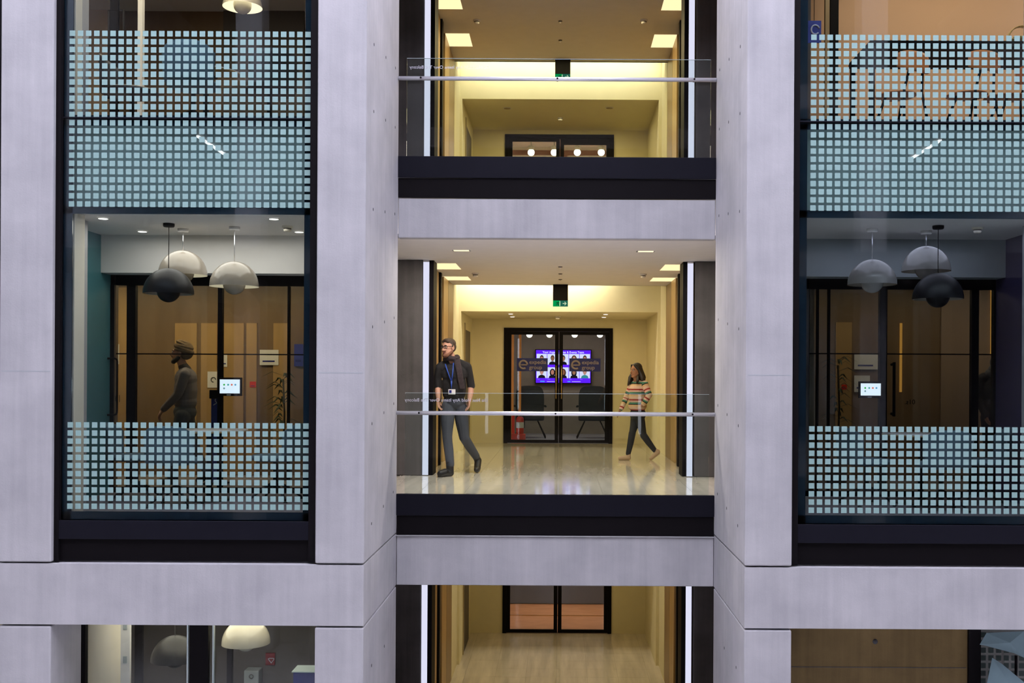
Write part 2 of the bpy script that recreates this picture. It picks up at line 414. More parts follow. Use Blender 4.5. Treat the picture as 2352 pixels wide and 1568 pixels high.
# ---------------------------------------------------------------- lobbies behind the balconies
WARM = (1.0, 0.74, 0.36)
LX0, LX1 = -1.81, 1.79          # lobby side walls
DW, DR = 19.07, 21.45           # lit wall, door wall
HC = 2.88
WHERE = {-1: 'lowest', 0: 'middle', 1: 'upper'}
def lobby(lv, L, power, cove, tint):
    nm = WHERE[lv]
    zc = L + HC
    # floor of polished stone tiles
    fl = struct('floor', MB().box(-2.75, 2.75, 12.02, DR, L - 0.2, L - 0.006), STONEG, f'polished beige stone floor of the {nm} lobby')
    if lv <= 0:
        t = 0.525; tm = None
        dstart = 12.02 if lv == 0 else 13.5
        nrow = int((DR - dstart) / t) + 1
        for i in range(nrow):
            y1 = DR - i * t; y0 = max(dstart, y1 - t)
            if y1 - y0 < 0.05: continue
            for k in range(-5, 5):
                xx0 = k * t - 0.03; xx1 = xx0 + t
                if y1 > DW + 0.3 and (xx1 < -1.9 or xx0 > 1.9): continue
                if y1 > 14.6 and (xx1 < -2.0 or xx0 > 2.0): continue
                if tm is None or y1 - y0 < t - 1e-4:
                    q = MB().box(-t / 2 + 0.0012, t / 2 - 0.0012, -(y1 - y0) / 2 + 0.0012, (y1 - y0) / 2 - 0.0012, -0.005, 0.0)
                    me = q.mesh('tile'); me.materials.append(STONE)
                    if y1 - y0 > t - 1e-4: tm = me
                else: me = tm
                o = bpy.data.objects.new('tile', me); COL.objects.link(o); o.parent = fl
                o.location = ((xx0 + xx1) / 2, (y0 + y1) / 2, L)
    # ceiling with recessed light coffers
    c = MB(); cs0, cs1 = 14.73, 15.57; ct0, ct1 = 16.66, 17.32; ci = 1.44
    c.box(-ci, ci, 12.1, 18.15, zc, zc + 0.05)
    for sx in (-1, 1):
        for (a, b) in ((12.1, cs0), (cs1, ct0), (ct1, 18.15)):
            c.box(sx * ci, sx * 2.75, a, b, zc, zc + 0.05)
        for (a, b) in ((cs0, cs1), (ct0, ct1)):
            c.box(sx * 1.9, sx * 2.75, a, b, zc, zc + 0.05)
    ce = struct('ceiling', c, WHITE, f'white plaster ceiling of the {nm} lobby')
    for sx, sn in ((-1, 'left'), (1, 'right')):
        for (a, b), dn in (((cs0, cs1), 'near'), ((ct0, ct1), 'far')):
            if lv < 0: continue
            k = thing('coffer_light', f'glowing yellow ceiling coffer on the {sn} of the {nm} lobby, {"closer to the balcony" if dn == "near" else "closer to the doors"}',
                      'ceiling light', (sx * 1.67, (a + b) / 2, zc), f'glowing ceiling coffers')
            MB().box(sx * ci, sx * 1.84, a, b, zc + 0.10, zc + 0.11).build('light_panel', COFF, k)
            h = MB(); h.box(sx * (ci - .01), sx * ci, a, b, zc + 0.002, zc + 0.11); h.box(sx * 1.835, sx * 1.845, a, b, zc + .002, zc + 0.11)
            h.box(sx * ci, sx * 1.84, a + .002, a + .012, zc + 0.002, zc + 0.11); h.box(sx * ci, sx * 1.84, b - .012, b - .002, zc + 0.002, zc + 0.11)
            h.build('coffer_lining', COFF, k)  # lining glows as well, in place of light received from the panel
    # side spaces behind the bay and grey piers
    for sx, xin, sn in ((-1, -1.835, 'left'), (1, 1.80, 'right')):
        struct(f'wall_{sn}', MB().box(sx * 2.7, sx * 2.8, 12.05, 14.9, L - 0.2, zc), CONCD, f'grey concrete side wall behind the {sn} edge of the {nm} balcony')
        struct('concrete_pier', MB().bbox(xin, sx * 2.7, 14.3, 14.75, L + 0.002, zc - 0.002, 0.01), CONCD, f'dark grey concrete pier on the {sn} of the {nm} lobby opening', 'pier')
        ls = thing('light_strip', f'bright white vertical light strip on the {sn} side of the {nm} lobby', 'light strip', (sx * 1.79, 14.3, L + 0.004), 'vertical light strips')
        a, b = (-1.829, -1.753) if sx < 0 else (1.698, 1.772)
        MB().box(a, b, 14.285, 14.30, L + 0.01, zc - 0.03).build('diffuser', LED, ls)
        MB().box(a - 0.002, b + 0.002, 14.302, 14.36, L + 0.006, zc - 0.004).build('channel', STEEL, ls)
        struct('portal_jamb', MB().box(*((-1.753, -1.70) if sx < 0 else (1.645, 1.698)), 14.36, 14.75, L + 0.002, zc - 0.002), BLACK, f'black lift portal jamb on the {sn} of the {nm} lobby', 'jamb')
        # panelled lift wall
        xi = LX0 if sx < 0 else LX1
        wl = struct(f'wall_{sn}', MB().box(xi + sx * 0.05, xi + sx * 0.25, 14.75, DW + 0.2, L - 0.1, zc + 0.4), CREAM, f'panelled lift wall on the {sn} of the {nm} lobby')
        segs = [(14.76, 15.35, MIRROR, 'lift_door', 0.03), (15.37, 15.95, OAK, 'timber_panel', 0.0), (15.97, 16.12, BLACK, 'black_post', -0.03),
                (16.14, 16.62, MIRROR, 'lift_door', 0.03), (16.64, 17.28, OAK, 'timber_panel', 0.0), (17.30, 18.10, OAKD, 'timber_panel', 0.0)]
        for (a, b, m_, n_, rec) in segs:
            MB().bbox(xi + sx * rec, xi + sx * 0.06, a, b, L + 0.002, zc - 0.004, 0.003).build(n_, m_, wl)
        for q in range(3):
            MB().lathe([(0.0, 0), (0.012, 0), (0.012, 0.008), (0, 0.008)], (xi + sx * 0.028, 16.2, L + 1.62 - q * 0.105), 10, 'y').build('indicator_light', DOWN, wl)
        MB().box(xi - sx * 0.002, xi + sx * 0.06, 18.12, DW, L + 0.002, zc + 0.3).build('end_panel', CREAMY, wl)
    # lit end wall with the doorway recess
    w = MB(); rx0, rx1, rz = -1.765, 1.735, L + 2.49
    w.box(-2.2, rx0, DW, DW + 0.12, L, zc + 0.4); w.box(rx1, 2.2, DW, DW + 0.12, L, zc + 0.4); w.box(rx0, rx1, DW, DW + 0.12, rz, zc + 0.4)
    struct('wall_back', w, CREAMY, f'cream end wall of the {nm} lobby washed by a hidden light')
    struct('ceiling', MB().box(-2.2, 2.2, 18.1, DW + .1, zc + 0.4, zc + 0.45).box(-2.2, 2.2, 18.1, 18.15, zc, zc + 0.4), WHITE, f'light cove above the end wall of the {nm} lobby')
    r = MB(); r.box(rx0 - 0.1, rx0, DW + 0.12, DR, L, rz + 0.1); r.box(rx1, rx1 + 0.1, DW + 0.12, DR, L, rz + 0.1)
    r.box(rx0, rx1, DW + 0.12, DR, rz, rz + 0.1)
    rec = struct('wall_recess', r, CREAMY, f'cream side walls of the doorway recess in the {nm} lobby', 'wall')
    MB().box(rx0 - 0.005, rx0 + 0.008, 19.85, 20.95, L + 0.002, L + 2.2).build('side_door', GREYD, rec)
    MB().box(rx0 - 0.004, rx0 + 0.014, 19.72, 19.85, L + 0.002, L + 2.32).build('side_door_frame', BRONZE, rec)
    # door wall and the double door
    dx0, dx1, dz = X(1157, 885, DR), X(1407, 885, DR), L + (2.31 if lv <= 0 else 2.40)
    w = MB(); w.box(rx0, dx0, DR, DR + 0.12, L, rz + .1); w.box(dx1, rx1, DR, DR + 0.12, L, rz + .1); w.box(dx0, dx1, DR, DR + 0.12, dz, rz + .1)
    struct('wall_door', w, CREAMY, f'cream wall around the black double doors of the {nm} lobby', 'wall')
    dr = thing(f'door_{lv + 2}', f'black framed glass double doors at the end of the {nm} lobby', 'door', (0, 0, 0), kind='structure')
    fr = MB(); fw = 0.075
    fr.box(dx0, dx0 + fw, DR - 0.03, DR + 0.1, L + .002, dz); fr.box(dx1 - fw, dx1, DR - 0.03, DR + 0.1, L + .002, dz); fr.box(dx0 + fw, dx1 - fw, DR - 0.03, DR + 0.1, dz - 0.07, dz)
    fr.build('door_frame', BLACK, dr)
    mid = X(1283.5, 885, DR)
    for sx, (a, b) in ((-1, (dx0 + fw, mid - 0.004)), (1, (mid + 0.004, dx1 - fw))):
        lf = MB(); st = 0.075; tall = 0.06 if (lv <= 0 or sx < 0) else 0.12
        lf.box(a, a + st, DR, DR + 0.05, L + 0.01, dz - 0.075); lf.box(b - st, b, DR, DR + 0.05, L + 0.01, dz - 0.075)
        lf.box(a + st, b - st, DR, DR + 0.05, dz - 0.075 - tall, dz - 0.075); lf.box(a + st, b - st, DR, DR + 0.05, L + 0.01, L + 0.07)
        leaf = lf.build('door_leaf', BLACK, dr)
        MB().box(a + st, b - st, DR + 0.02, DR + 0.03, L + 0.07, dz - 0.075 - tall).build('pane', GLASSP, leaf)
        hx = (b - 0.05) if sx < 0 else (a + 0.05)
        if lv == 0:
            z0, z1 = Z(1283, 915, DR), Z(1283, 840, DR)
            MB().tube([(hx, DR - 0.0, z0), (hx, DR - 0.07, z0), (hx, DR - 0.07, z1), (hx, DR - 0.0, z1)], 0.011, 8).build('pull_handle', BRASS, leaf)
    # lights of the lobby
    lamp('lobby_light', 'AREA', (0, 16.4, zc - 0.02), 62 * power, tint, 2.4, 2.8)
    lamp('recess_light', 'AREA', (0, 20.3, rz - 0.02), 17 * power, tint, 2.2, 1.2)
    lamp('cove_light', 'AREA', ((cove[0] + cove[1]) / 2, 18.72, zc + 0.36), (70 if lv < 1 else 24) * power * (cove[1] - cove[0]) / 3.6, (1.0, 0.92, 0.72), cove[1] - cove[0], 0.12, rot=(0.45, 0, 0))
    return dr
GREYD = pbr('grey_door', (0.10, 0.085, 0.075), 0.5)
BRONZE = pbr('bronze_trim', (0.35, 0.27, 0.13), 0.45)
doors = {}
for lv, L, pw, cv, tn in ((-1, -3.80, 0.30, (-1.7, 1.7), (1.0, 0.76, 0.36)), (0, 0.0, 0.75, (-1.8, 0.75), (1.0, 0.76, 0.38)), (1, 3.78, 1.55, (-1.8, 1.8), (1.0, 0.80, 0.40))):
    doors[lv] = lobby(lv, L, pw, cv, tn)

# black balcony fascias
for (z0, nm) in ((0.0, 'middle'), (3.775, 'upper')):
    f = thing('balcony_fascia', f'black two-step metal fascia on the edge of the {nm} balcony', 'fascia', (0, DB, z0 - 0.46), kind='structure')
    MB().bbox(XB1 + 0.001, XC0 - 0.001, DB - 0.035, DB + 0.02, z0 - 0.232, z0 + 0.008, 0.004).build('upper_panel', BLACKB, f)
    MB().box(XB1 + 0.001, XC0 - 0.001, DB - 0.015, DB + 0.02, z0 - 0.452, z0 - 0.236).build('lower_panel', BLACK, f)
# glass balustrades with a steel handrail and mirrored lettering
for (z0, nm, yr, ytop, xt) in ((0.0, 'middle', 949.5, 904, 930), (3.775, 'upper', 184.5, 135, 937)):
    g = thing('balustrade', f'clear glass balustrade with steel handrail on the {nm} balcony', 'balustrade', (0, DB, z0 + 0.01))
    zg = Z(1276, ytop, DB); xg0, xg1 = X(930, 950, DB), X(1629, 950, DB)
    xm = X(1121, 950, DB)
    MB().box(xg0, xg1, DB + 0.012, DB + 0.026, z0 + 0.01, zg).build('glass_panel', GLASSB, g)
    MB().box(xg0, xg1, DB + 0.012, DB + 0.026, zg, zg + 0.003).build('glass_edge', GEDGE, g)
    zr = Z(1276, yr, DB)
    MB().tube([(XB1 + 0.002, DB - 0.05, zr), (XC0 - 0.002, DB - 0.05, zr)], 0.023, 16).build('handrail', RAIL, g)
    for px in (964, 1276, 1589):
        MB().tube([(X(px, 950, DB), DB - 0.05, zr), (X(px, 950, DB), DB + 0.012, zr)], 0.012, 10).tube([(X(px, 950, DB), DB - 0.078, zr + 0.002), (X(px, 950, DB), DB - 0.07, zr + 0.002)], 0.011, 10).build('bracket', BLACK, g)
    text_mesh('lettering', 'Do Not Hold Any Items Over The Balcony', 0.079, SIGNW, g, (X(1120, 918, DB), DB + 0.0115, Z(1276, yr - 26, DB)), (-1, 0, 0), (0, 0, 1), fit=(1120 - xt) / 205.0)
# ---------------------------------------------------------------- rooms behind the windows
DP = 12.05                      # glazed partition at the back of the meeting rooms
ZCL = 2.86
def box_struct(name, a, mat, label, cat=None): return struct(name, MB().box(*a), mat, label, cat)
# --- middle left meeting room
box_struct('wall_left', (-5.16, -5.06, 10.38, 12.1, 0.0, ZCL), TEAL, 'teal painted side wall of the left meeting room')
box_struct('wall_reveal', (-5.16, -4.612, 10.16, 10.38, 0.0, ZCL), CREAM, 'cream lining beside the left window', 'wall')
box_struct('wall_right', (-2.34, -2.285, 10.22, 12.1, 0.0, ZCL), CREAM, 'cream side wall of the left meeting room')
box_struct('floor', (-7.3, -2.285, 10.14, 14.3, -0.05, 0.0), CARPET, 'grey carpet of the left meeting room')
box_struct('ceiling', (-5.16, -2.285, 10.28, 11.79, ZCL, ZCL + 0.05), WHITE, 'white ceiling of the left meeting room')
box_struct('bulkhead', (-5.16, -2.285, 11.79, 12.1, 2.445, ZCL + .05), WHITE, 'white ceiling bulkhead above the left glazed partition')
# --- middle right meeting room
box_struct('wall_right', (4.9, 5.0, 10.38, 12.1, 0.0, ZCL), PURP, 'dark violet side wall of the right meeting room')
box_struct('wall_reveal', (4.60, 5.0, 10.2, 10.38, 0.0, ZCL), CREAM, 'cream lining beside the right window', 'wall')
box_struct('wall_left', (2.18, 2.24, 10.22, 12.1, 0.0, ZCL), CREAM, 'cream side wall of the right meeting room')
box_struct('floor', (2.18, 7.3, 10.14, 14.3, -0.05, 0.0), CARPET, 'grey carpet of the right meeting room')
box_struct('ceiling', (2.18, 5.0, 10.28, 11.79, ZCL, ZCL + 0.05), WHITE, 'white ceiling of the right meeting room')
box_struct('bulkhead', (2.18, 5.0, 11.79, 12.1, 2.445, ZCL + .05), GREYW, 'grey ceiling bulkhead above the right glazed partition')
# --- corridors behind the partitions
for sx, sn in ((-1, 'left'), (1, 'right')):
    m = MB().box(sx * 2.82, sx * 7.3, 12.12, 14.3, 2.62, 2.67)
    struct('ceiling', m, WHITE, f'white ceiling of the corridor behind the {sn} meeting room')
    struct('wall_corridor', MB().box(sx * 2.82, sx * 7.3, 14.2, 14.3, 0, 2.62).box(sx * 7.2, sx * 7.3, 12.1, 14.2, 0, 2.62).box(sx * 2.82, sx * 2.87, 12.1, 14.2, 0, 2.62)
           .box(sx * 5.0, sx * 7.3, 12.05, 12.12, 0, 2.9), BROWN, f'brown veneered wall of the corridor behind the {sn} meeting room', 'wall')
def wall_panel(parent, px0, px1, y0, y1, mat, name='wall_panel', d=14.2, t=0.02):
    ym = (y0 + y1) / 2
    return MB().box(X(px0, ym, d), X(px1, ym, d), d - t, d, Z((px0 + px1) / 2, y1, d), Z((px0 + px1) / 2, y0, d)).build(name, mat, parent)
wl = bpy.data.objects['wall_corridor']; wr = bpy.data.objects['wall_corridor.001']
wall_panel(wl, 240, 300, 660, 1090, OCHRE); wall_panel(wl, 402, 452, 742, 1090, OCHRE); wall_panel(wl, 462, 499, 742, 1090, OCHRE)  # ochre pieces paint the lit and reflected areas of the brown wall
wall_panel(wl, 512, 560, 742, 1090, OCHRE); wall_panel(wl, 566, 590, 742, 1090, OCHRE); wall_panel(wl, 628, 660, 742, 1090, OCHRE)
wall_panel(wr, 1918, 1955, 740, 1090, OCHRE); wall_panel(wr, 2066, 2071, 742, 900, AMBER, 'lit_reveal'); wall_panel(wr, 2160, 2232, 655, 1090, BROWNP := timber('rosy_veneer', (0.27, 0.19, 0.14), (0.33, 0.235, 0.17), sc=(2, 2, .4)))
wall_panel(wr, 2247, 2275, 655, 1090, BROWNP)
wall_panel(wr, 2274.5, 2278.5, 660, 815, AMBER, 'light_strip_panel', 14.18)

def partition(name, sx, x0, x1, posts, sn):
    p = thing(name, f'black framed glass partition at the back of the {sn} meeting room', 'partition', (0, 0, 0), kind='structure')
    MB().box(x0, x1, DP, DP + 0.05, 2.33, 2.445).build('head_rail', BLACK, p)
    MB().box(x0, x1, DP, DP + 0.05, 0.0, 0.06).build('bottom_rail', BLACK, p)
    xs = []
    for (a, b) in posts:
        xa, xb = X(a, 850, DP), X(b, 850, DP)
        MB().box(xa, xb, DP - 0.01, DP + 0.06, 0.06, 2.33).build('post', BLACK, p); xs += [xa, xb]
    MB().box(x0, x1, DP + 0.012, DP + 0.036, Z(sx * 830 + 1286, 813, DP) - 0.007, Z(sx * 830 + 1286, 813, DP) + 0.007).build('transom', BLACK, p)
    MB().box(x0, x1, DP + 0.02, DP + 0.03, 0.06, 2.33).build('glass_sheet', GLASSP, p)
    return p
pl = partition('glass_partition', -1, -5.06, -2.34, ((250, 262), (291, 311), (500, 510), (660, 664)), 'left')
pr = partition('glass_partition', 1, 2.24, 4.9, ((1876, 1880), (1902, 1906), (2020, 2037), (2231, 2247), (2281, 2289)), 'right')
# door pulls
a, b = X(242, 880, DP), X(275, 880, DP); z0, z1 = Z(258, 952, DP), Z(258, 823, DP); r_ = 0.03; y_ = DP - 0.07
loop = [(a, y_, z0 + r_), (a + r_ * .3, y_, z0 + r_ * .3), (a + r_, y_, z0), (b - r_, y_, z0), (b - r_ * .3, y_, z0 + r_ * .3), (b, y_, z0 + r_), (b, y_, z1 - r_), (b - r_ * .3, y_, z1 - r_ * .3), (b - r_, y_, z1), (a + r_, y_, z1), (a + r_ * .3, y_, z1 - r_ * .3), (a, y_, z1 - r_)]
MB().tube(loop, 0.011, 8, closed=True).tube([((a + b) / 2 + .01, y_, z0), ((a + b) / 2 + .01, DP, z0)], .009, 8).tube([((a + b) / 2 + .01, y_, z1), ((a + b) / 2 + .01, DP, z1)], .009, 8).build('pull_handle', BLACK, pl)
hx = X(2049, 890, DP)
MB().tube([(hx, DP + .02, Z(2049, 950, DP)), (hx, DP - 0.07, Z(2049, 955, DP)), (hx, DP - 0.07, Z(2049, 832, DP)), (hx, DP + .02, Z(2049, 837, DP))], 0.017, 8).build('pull_handle', BLACK, pr)
text_mesh('lettering', '01', 0.115, BLACK, pl, (X(265, 923, DP), DP - 0.002, Z(265, 923, DP)), (0.55, 0, 0), (0, 0, 1))
text_mesh('lettering', '01s.', 0.075, BLACK, pr, (X(2102, 928, DP), DP - 0.002, Z(2102, 928, DP)), (-1, 0, 0), (0, 0, 1))

# --- upper rooms
ZU = 3.745
box_struct('floor', (-8.4, -2.285, 10.28, 15.6, ZU - 0.06, ZU), CARPET, 'carpet of the upper left room')
box_struct('wall_back', (-8.4, -2.285, 15.6, 15.7, ZU, 6.9), BROWN, 'dark brown back wall of the upper left room')
box_struct('wall_right', (-2.34, -2.285, 10.22, 12.1, ZU, 6.9), GREYW, 'side wall of the upper left room next to the tall column')
box_struct('wall_right', (-2.9, -2.82, 12.1, 15.6, ZU, 6.9), BROWN, 'brown inner side wall of the upper left room')
box_struct('wall_left', (-8.5, -8.4, 10.3, 15.6, ZU, 6.9), BROWN, 'brown far side wall of the upper left room')
box_struct('wall_reveal', (-5.3, -4.612, 10.16, 10.3, ZU, 6.9), CREAM, 'cream lining beside the upper left window', 'wall')
box_struct('ceiling', (-8.4, -2.285, 10.28, 15.6, 6.62, 6.66), WHITE, 'white ceiling of the upper left room')
box_struct('floor', (2.18, 8.4, 10.28, 13.6, ZU - 0.06, ZU), CARPET, 'carpet of the upper right room')
box_struct('wall_back', (2.18, 8.4, 13.5, 13.6, ZU, 6.9), PEACH, 'peach coloured back wall of the upper right room')
box_struct('wall_left', (2.18, 2.24, 10.22, 13.5, ZU, 6.9), PEACH, 'peach side wall of the upper right room')
box_struct('wall_right', (8.3, 8.4, 10.3, 13.5, ZU, 6.9), PEACH, 'peach far side wall of the upper right room')
box_struct('ceiling', (2.18, 8.4, 10.28, 13.5, 6.62, 6.66), WHITE, 'white ceiling of the upper right room')
ul = bpy.data.objects['wall_back.003'] if 'wall_back.003' in bpy.data.objects else None
for o in bpy.data.objects:
    if o.get('label') == 'dark brown back wall of the upper left room': ul = o
    if o.get('label') == 'peach coloured back wall of the upper right room': ur = o
wall_panel(ul, 140, 252, -60, 320, CREAMW := pbr('warm_cream_panel', (0.60, 0.45, 0.30), 0.7, var=0.05), 'wall_panel', 15.6, 0.05)
wall_panel(ul, 515, 700, -60, 320, GREYD, 'wall_panel', 15.6, 0.05)
gp = thing('glass_door', 'open glass door with black stile in the upper left room', 'door', (0, 0, 0))
d_ = 12.6
MB().box(X(252, 130, d_), X(270, 130, d_), d_, d_ + 0.05, ZU + 0.004, 6.6).build('stile', BLACK, gp)
MB().box(X(270, 130, d_), X(316, 130, d_), d_ + 0.02, d_ + 0.03, ZU + 0.02, 6.3).build('pane', GLASSP, gp)
MB().tube([(X(255, 180, d_), d_ - .07, Z(255, 230, d_)), (X(255, 180, d_), d_ - .07, Z(255, 28, d_)), (X(289, 180, d_), d_ - .07, Z(289, 28, d_)), (X(289, 180, d_), d_ - .07, Z(289, 230, d_))], 0.013, 8, closed=True).build('pull_handle', BLACK, gp)
tag(MB().bbox(X(317, 130, d_), X(327.5, 130, d_), d_ - 0.02, d_ + 0.06, ZU + 0.004, 6.6, 0.004).build('white_post', WHITE), 'slim white post beside the open glass door, upper left room', 'post')
d_ = 13.0
tag(MB().bbox(X(1895, 130, d_), X(1905, 130, d_), d_, d_ + 0.06, ZU + 0.004, 6.6, 0.004).build('timber_post', OAKD), 'slim timber post beside the black post, upper right room', 'post')
tag(MB().bbox(X(1907, 130, d_), X(1926, 130, d_), d_, d_ + 0.06, ZU + 0.004, 6.6, 0.004).build('black_post', BLACK), 'wide black post in front of the peach wall', 'post')
bs = thing('hanging_sign', 'blue hanging sign with a pale ring in the upper right window', 'sign', at(1870, 73, 10.6))
c_ = at(1870, 73, 10.6); MB().box(c_.x - 0.07, c_.x + 0.07, 10.6, 10.61, c_.z - 0.11, c_.z + 0.11).build('panel', SIGNBL := pbr('royal_blue_print', (0.02, 0.03, 0.25), 0.5), bs)
MB().tube([(c_.x + 0.01 + 0.04 * math.cos(t), 10.596, c_.z + 0.02 + 0.045 * math.sin(t)) for t in [0.3 + i * 0.35 for i in range(16)]], 0.008, 6).build('ring_mark', SIGNW, bs)
MB().tube([(c_.x, 10.605, c_.z + 0.11), (c_.x, 10.605, 6.62)], 0.003, 6).build('cord', BLACK, bs)

# --- ground floor behind the columns
ZG = -4.6
box_struct('wall_back', (-5.6, -2.285, 13.6, 13.7, ZG, -1.03), GREYD, 'dark back wall of the ground floor room, left')
box_struct('ceiling', (-5.6, -2.285, 10.42, 13.7, -1.03, -0.99), WHITE, 'ceiling of the ground floor room, left')
box_struct('wall_right', (-2.34, -2.285, 10.42, 13.6, ZG, -1.03), GREYD, 'right side wall of the ground floor room, left')
box_struct('wall_left', (-5.7, -5.6, 10.42, 13.6, ZG, -1.03), CREAM, 'left side wall of the ground floor room, left')
box_struct('floor', (-5.6, 8.4, 10.6, 13.7, ZG - .02, ZG), CARPET, 'ground floor behind the columns')
g = thing('window_3', 'ground floor glazing below the left beam', 'window', (0, 0, 0), kind='structure'); d_ = 10.66
for (p0, p1) in ((178, 196), (435, 478)):
    MB().box(X(p0, 1500, d_), X(p1, 1500, d_), d_, d_ + 0.06, ZG, -1.03).build('post', BLACK, g)
MB().box(X(196, 1500, d_), X(435, 1500, d_), d_ + .02, d_ + .03, ZG, -1.03).build('pane', GLASS, g)
MB().box(X(478, 1500, d_), -2.285, d_ + .02, d_ + .03, ZG, -1.03).build('pane', GLASS, g)
for p in (431, 490):
    MB().box(X(p - 1.5, 1500, d_), X(p + 1.5, 1500, d_), d_ - .01, d_ + .03, ZG, -1.03).build('glass_edge', GEDGE, g)
box_struct('wall_tan', (2.16, 4.07, 10.66, 10.8, ZG, -1.0), CONCT, 'concrete wall under the right beam, warm light put into its tan colour', 'wall')
tw = bpy.data.objects['wall_tan']
c_ = at(2010, 1473, 10.66); MB().lathe([(0, -0.003), (0.026, -0.003), (0.026, 0.02)], c_, 12, 'y').build('tie_hole', HOLE, tw)
MB().box(2.2, 4.06, 10.6575, 10.67, Z(2000, 1532, 10.66) - .004, Z(2000, 1532, 10.66) + .004).build('pour_joint', CONCD, tw)
g = thing('window_4', 'dark ground floor window with frosted squares below the right beam', 'window', (0, 0, 0), kind='structure')
MB().box(4.07, 4.19, 10.62, 10.75, ZG, -1.0).build('frame', BLACK, g)
MB().box(4.19, 6.5, 10.68, 10.69, ZG, -1.0).build('pane', GLASS, g)
m = MB()
for i in range(16):
    for k in range(28):
        xx = 4.21 + k * PITCH; zc = -1.12 - i * PITCH
        m.add([(xx, 10.679, zc - SQ), (xx + SQ, 10.679, zc - SQ), (xx + SQ, 10.679, zc), (xx, 10.679, zc)], [(0, 1, 2, 3)])
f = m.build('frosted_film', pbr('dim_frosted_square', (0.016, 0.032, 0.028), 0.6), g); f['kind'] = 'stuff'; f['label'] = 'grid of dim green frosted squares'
box_struct('wall_back', (4.0, 8.4, 12.6, 12.7, ZG, -1.0), GREYD, 'dark back wall of the ground floor room, right')
box_struct('ceiling', (2.16, 8.4, 10.42, 12.7, -1.0, -0.96), WHITE, 'ceiling of the ground floor room, right')
for i, (poly, lb) in enumerate(((((2250, 1480), (2266, 1453), (2352, 1449), (2352, 1510), (2330, 1500), (2262, 1482)), 'upper pale blue fabric parasol behind the dark ground floor window'),
                                (((2267, 1568), (2279, 1510), (2300, 1523), (2352, 1566), (2352, 1640), (2260, 1640)), 'lower pale blue fabric parasol behind the dark ground floor window'))):
    pp = [at(a, b, 10.57 - i * .17) for a, b in poly]; yd = 10.57 - i * .17
    cx = sum(p.x for p in pp) / len(pp); cz = sum(p.z for p in pp) / len(pp)
    u = thing('folded_parasol', lb, 'parasol', (cx, yd, cz))
    m = MB(); n = len(pp)
    ring = [(p.x, yd, p.z) for p in pp]; apex = [(cx + 0.05, yd - .06, cz + 0.03), (cx + .05, yd + .03, cz)]
    m.add(ring + apex, [(k, (k + 1) % n, n) for k in range(n)] + [((k + 1) % n, k, n + 1) for k in range(n)])
    m.build('canopy', pbr('pale_blue_fabric', (0.16, 0.24, 0.27), 0.9) if i == 0 else MATS['pale_blue_fabric'], u)
    MB().tube([(cx + .12, yd - .04, cz - .1), (cx + .12, yd - .04, ZG)], 0.015, 8).build('pole', BLACK, u)

# --- rooms behind the lobby doors
def back_room(lv, L, fm, wm, cm):
    nm = WHERE[lv]; y0, y1 = DR + 0.12, 25.2; x0, x1 = -2.3, 2.3; h = 2.6 if lv <= 0 else 2.96
    box_struct('floor', (x0, x1, DR, y1, L - 0.05, L), fm, f'floor of the room beyond the {nm} lobby doors')
    box_struct('wall_back', (x0, x1, y1, y1 + 0.1, L, L + h), wm, f'back wall of the room beyond the {nm} lobby doors')
    box_struct('wall_left', (x0 - 0.1, x0, y0, y1, L, L + h), wm, f'left wall of the room beyond the {nm} lobby doors')
    box_struct('wall_right', (x1, x1 + 0.1, y0, y1, L, L + h), wm, f'right wall of the room beyond the {nm} lobby doors')
    box_struct('ceiling', (x0, x1, DR + .12, y1, L + h, L + h + .05), cm, f'ceiling of the room beyond the {nm} lobby doors')
TAUPE = pbr('taupe_paint', (0.24, 0.20, 0.17), 0.7)
back_room(0, 0.0, CARPET, TAUPE, TAUPE)
back_room(1, 3.78, WOODFL, timber('cedar_board', (0.36, 0.20, 0.12), (0.48, 0.29, 0.18), sc=(1, 1, 9)), pbr('pink_plaster', (0.70, 0.56, 0.52), 0.8))
back_room(-1, -3.8, WOODFL, TAUPE, WHITE)
lamp('back_room_light', 'AREA', (0, 23.3, 2.55), 34, (1.0, 0.85, 0.7), 2.0, 2.0)
lamp('back_room_light', 'AREA', (0, 23.3, 6.3), 75, (1.0, 0.78, 0.62), 2.5, 2.0)
lamp('back_room_light', 'AREA', (0, 23.3, -1.25), 45, (1.0, 0.72, 0.5), 2.0, 2.0)
# room lights
lamp('room_light', 'AREA', (-3.7, 11.0, 2.83), 18, (1.0, 0.90, 0.82), 1.8, 1.0)
lamp('room_light', 'AREA', (3.6, 11.0, 2.83), 4.5, (0.75, 0.75, 1.0), 1.8, 1.0)
lamp('corridor_light', 'AREA', (-4.8, 13.2, 2.6), 48, (1.0, 0.72, 0.42), 3.4, 0.6)
lamp('corridor_light', 'AREA', (4.8, 13.2, 2.6), 14, (1.0, 0.75, 0.52), 3.4, 0.6)
lamp('room_light', 'AREA', (-4.6, 11.8, 6.58), 105, (1.0, 0.80, 0.58), 3.0, 2.4)
lamp('room_light', 'AREA', (5.0, 12.0, 6.58), 75, (1.0, 0.84, 0.66), 3.5, 2.0)
lamp('room_light', 'AREA', (-3.8, 11.6, -1.08), 28, (1.0, 0.86, 0.68), 2.0, 1.8)
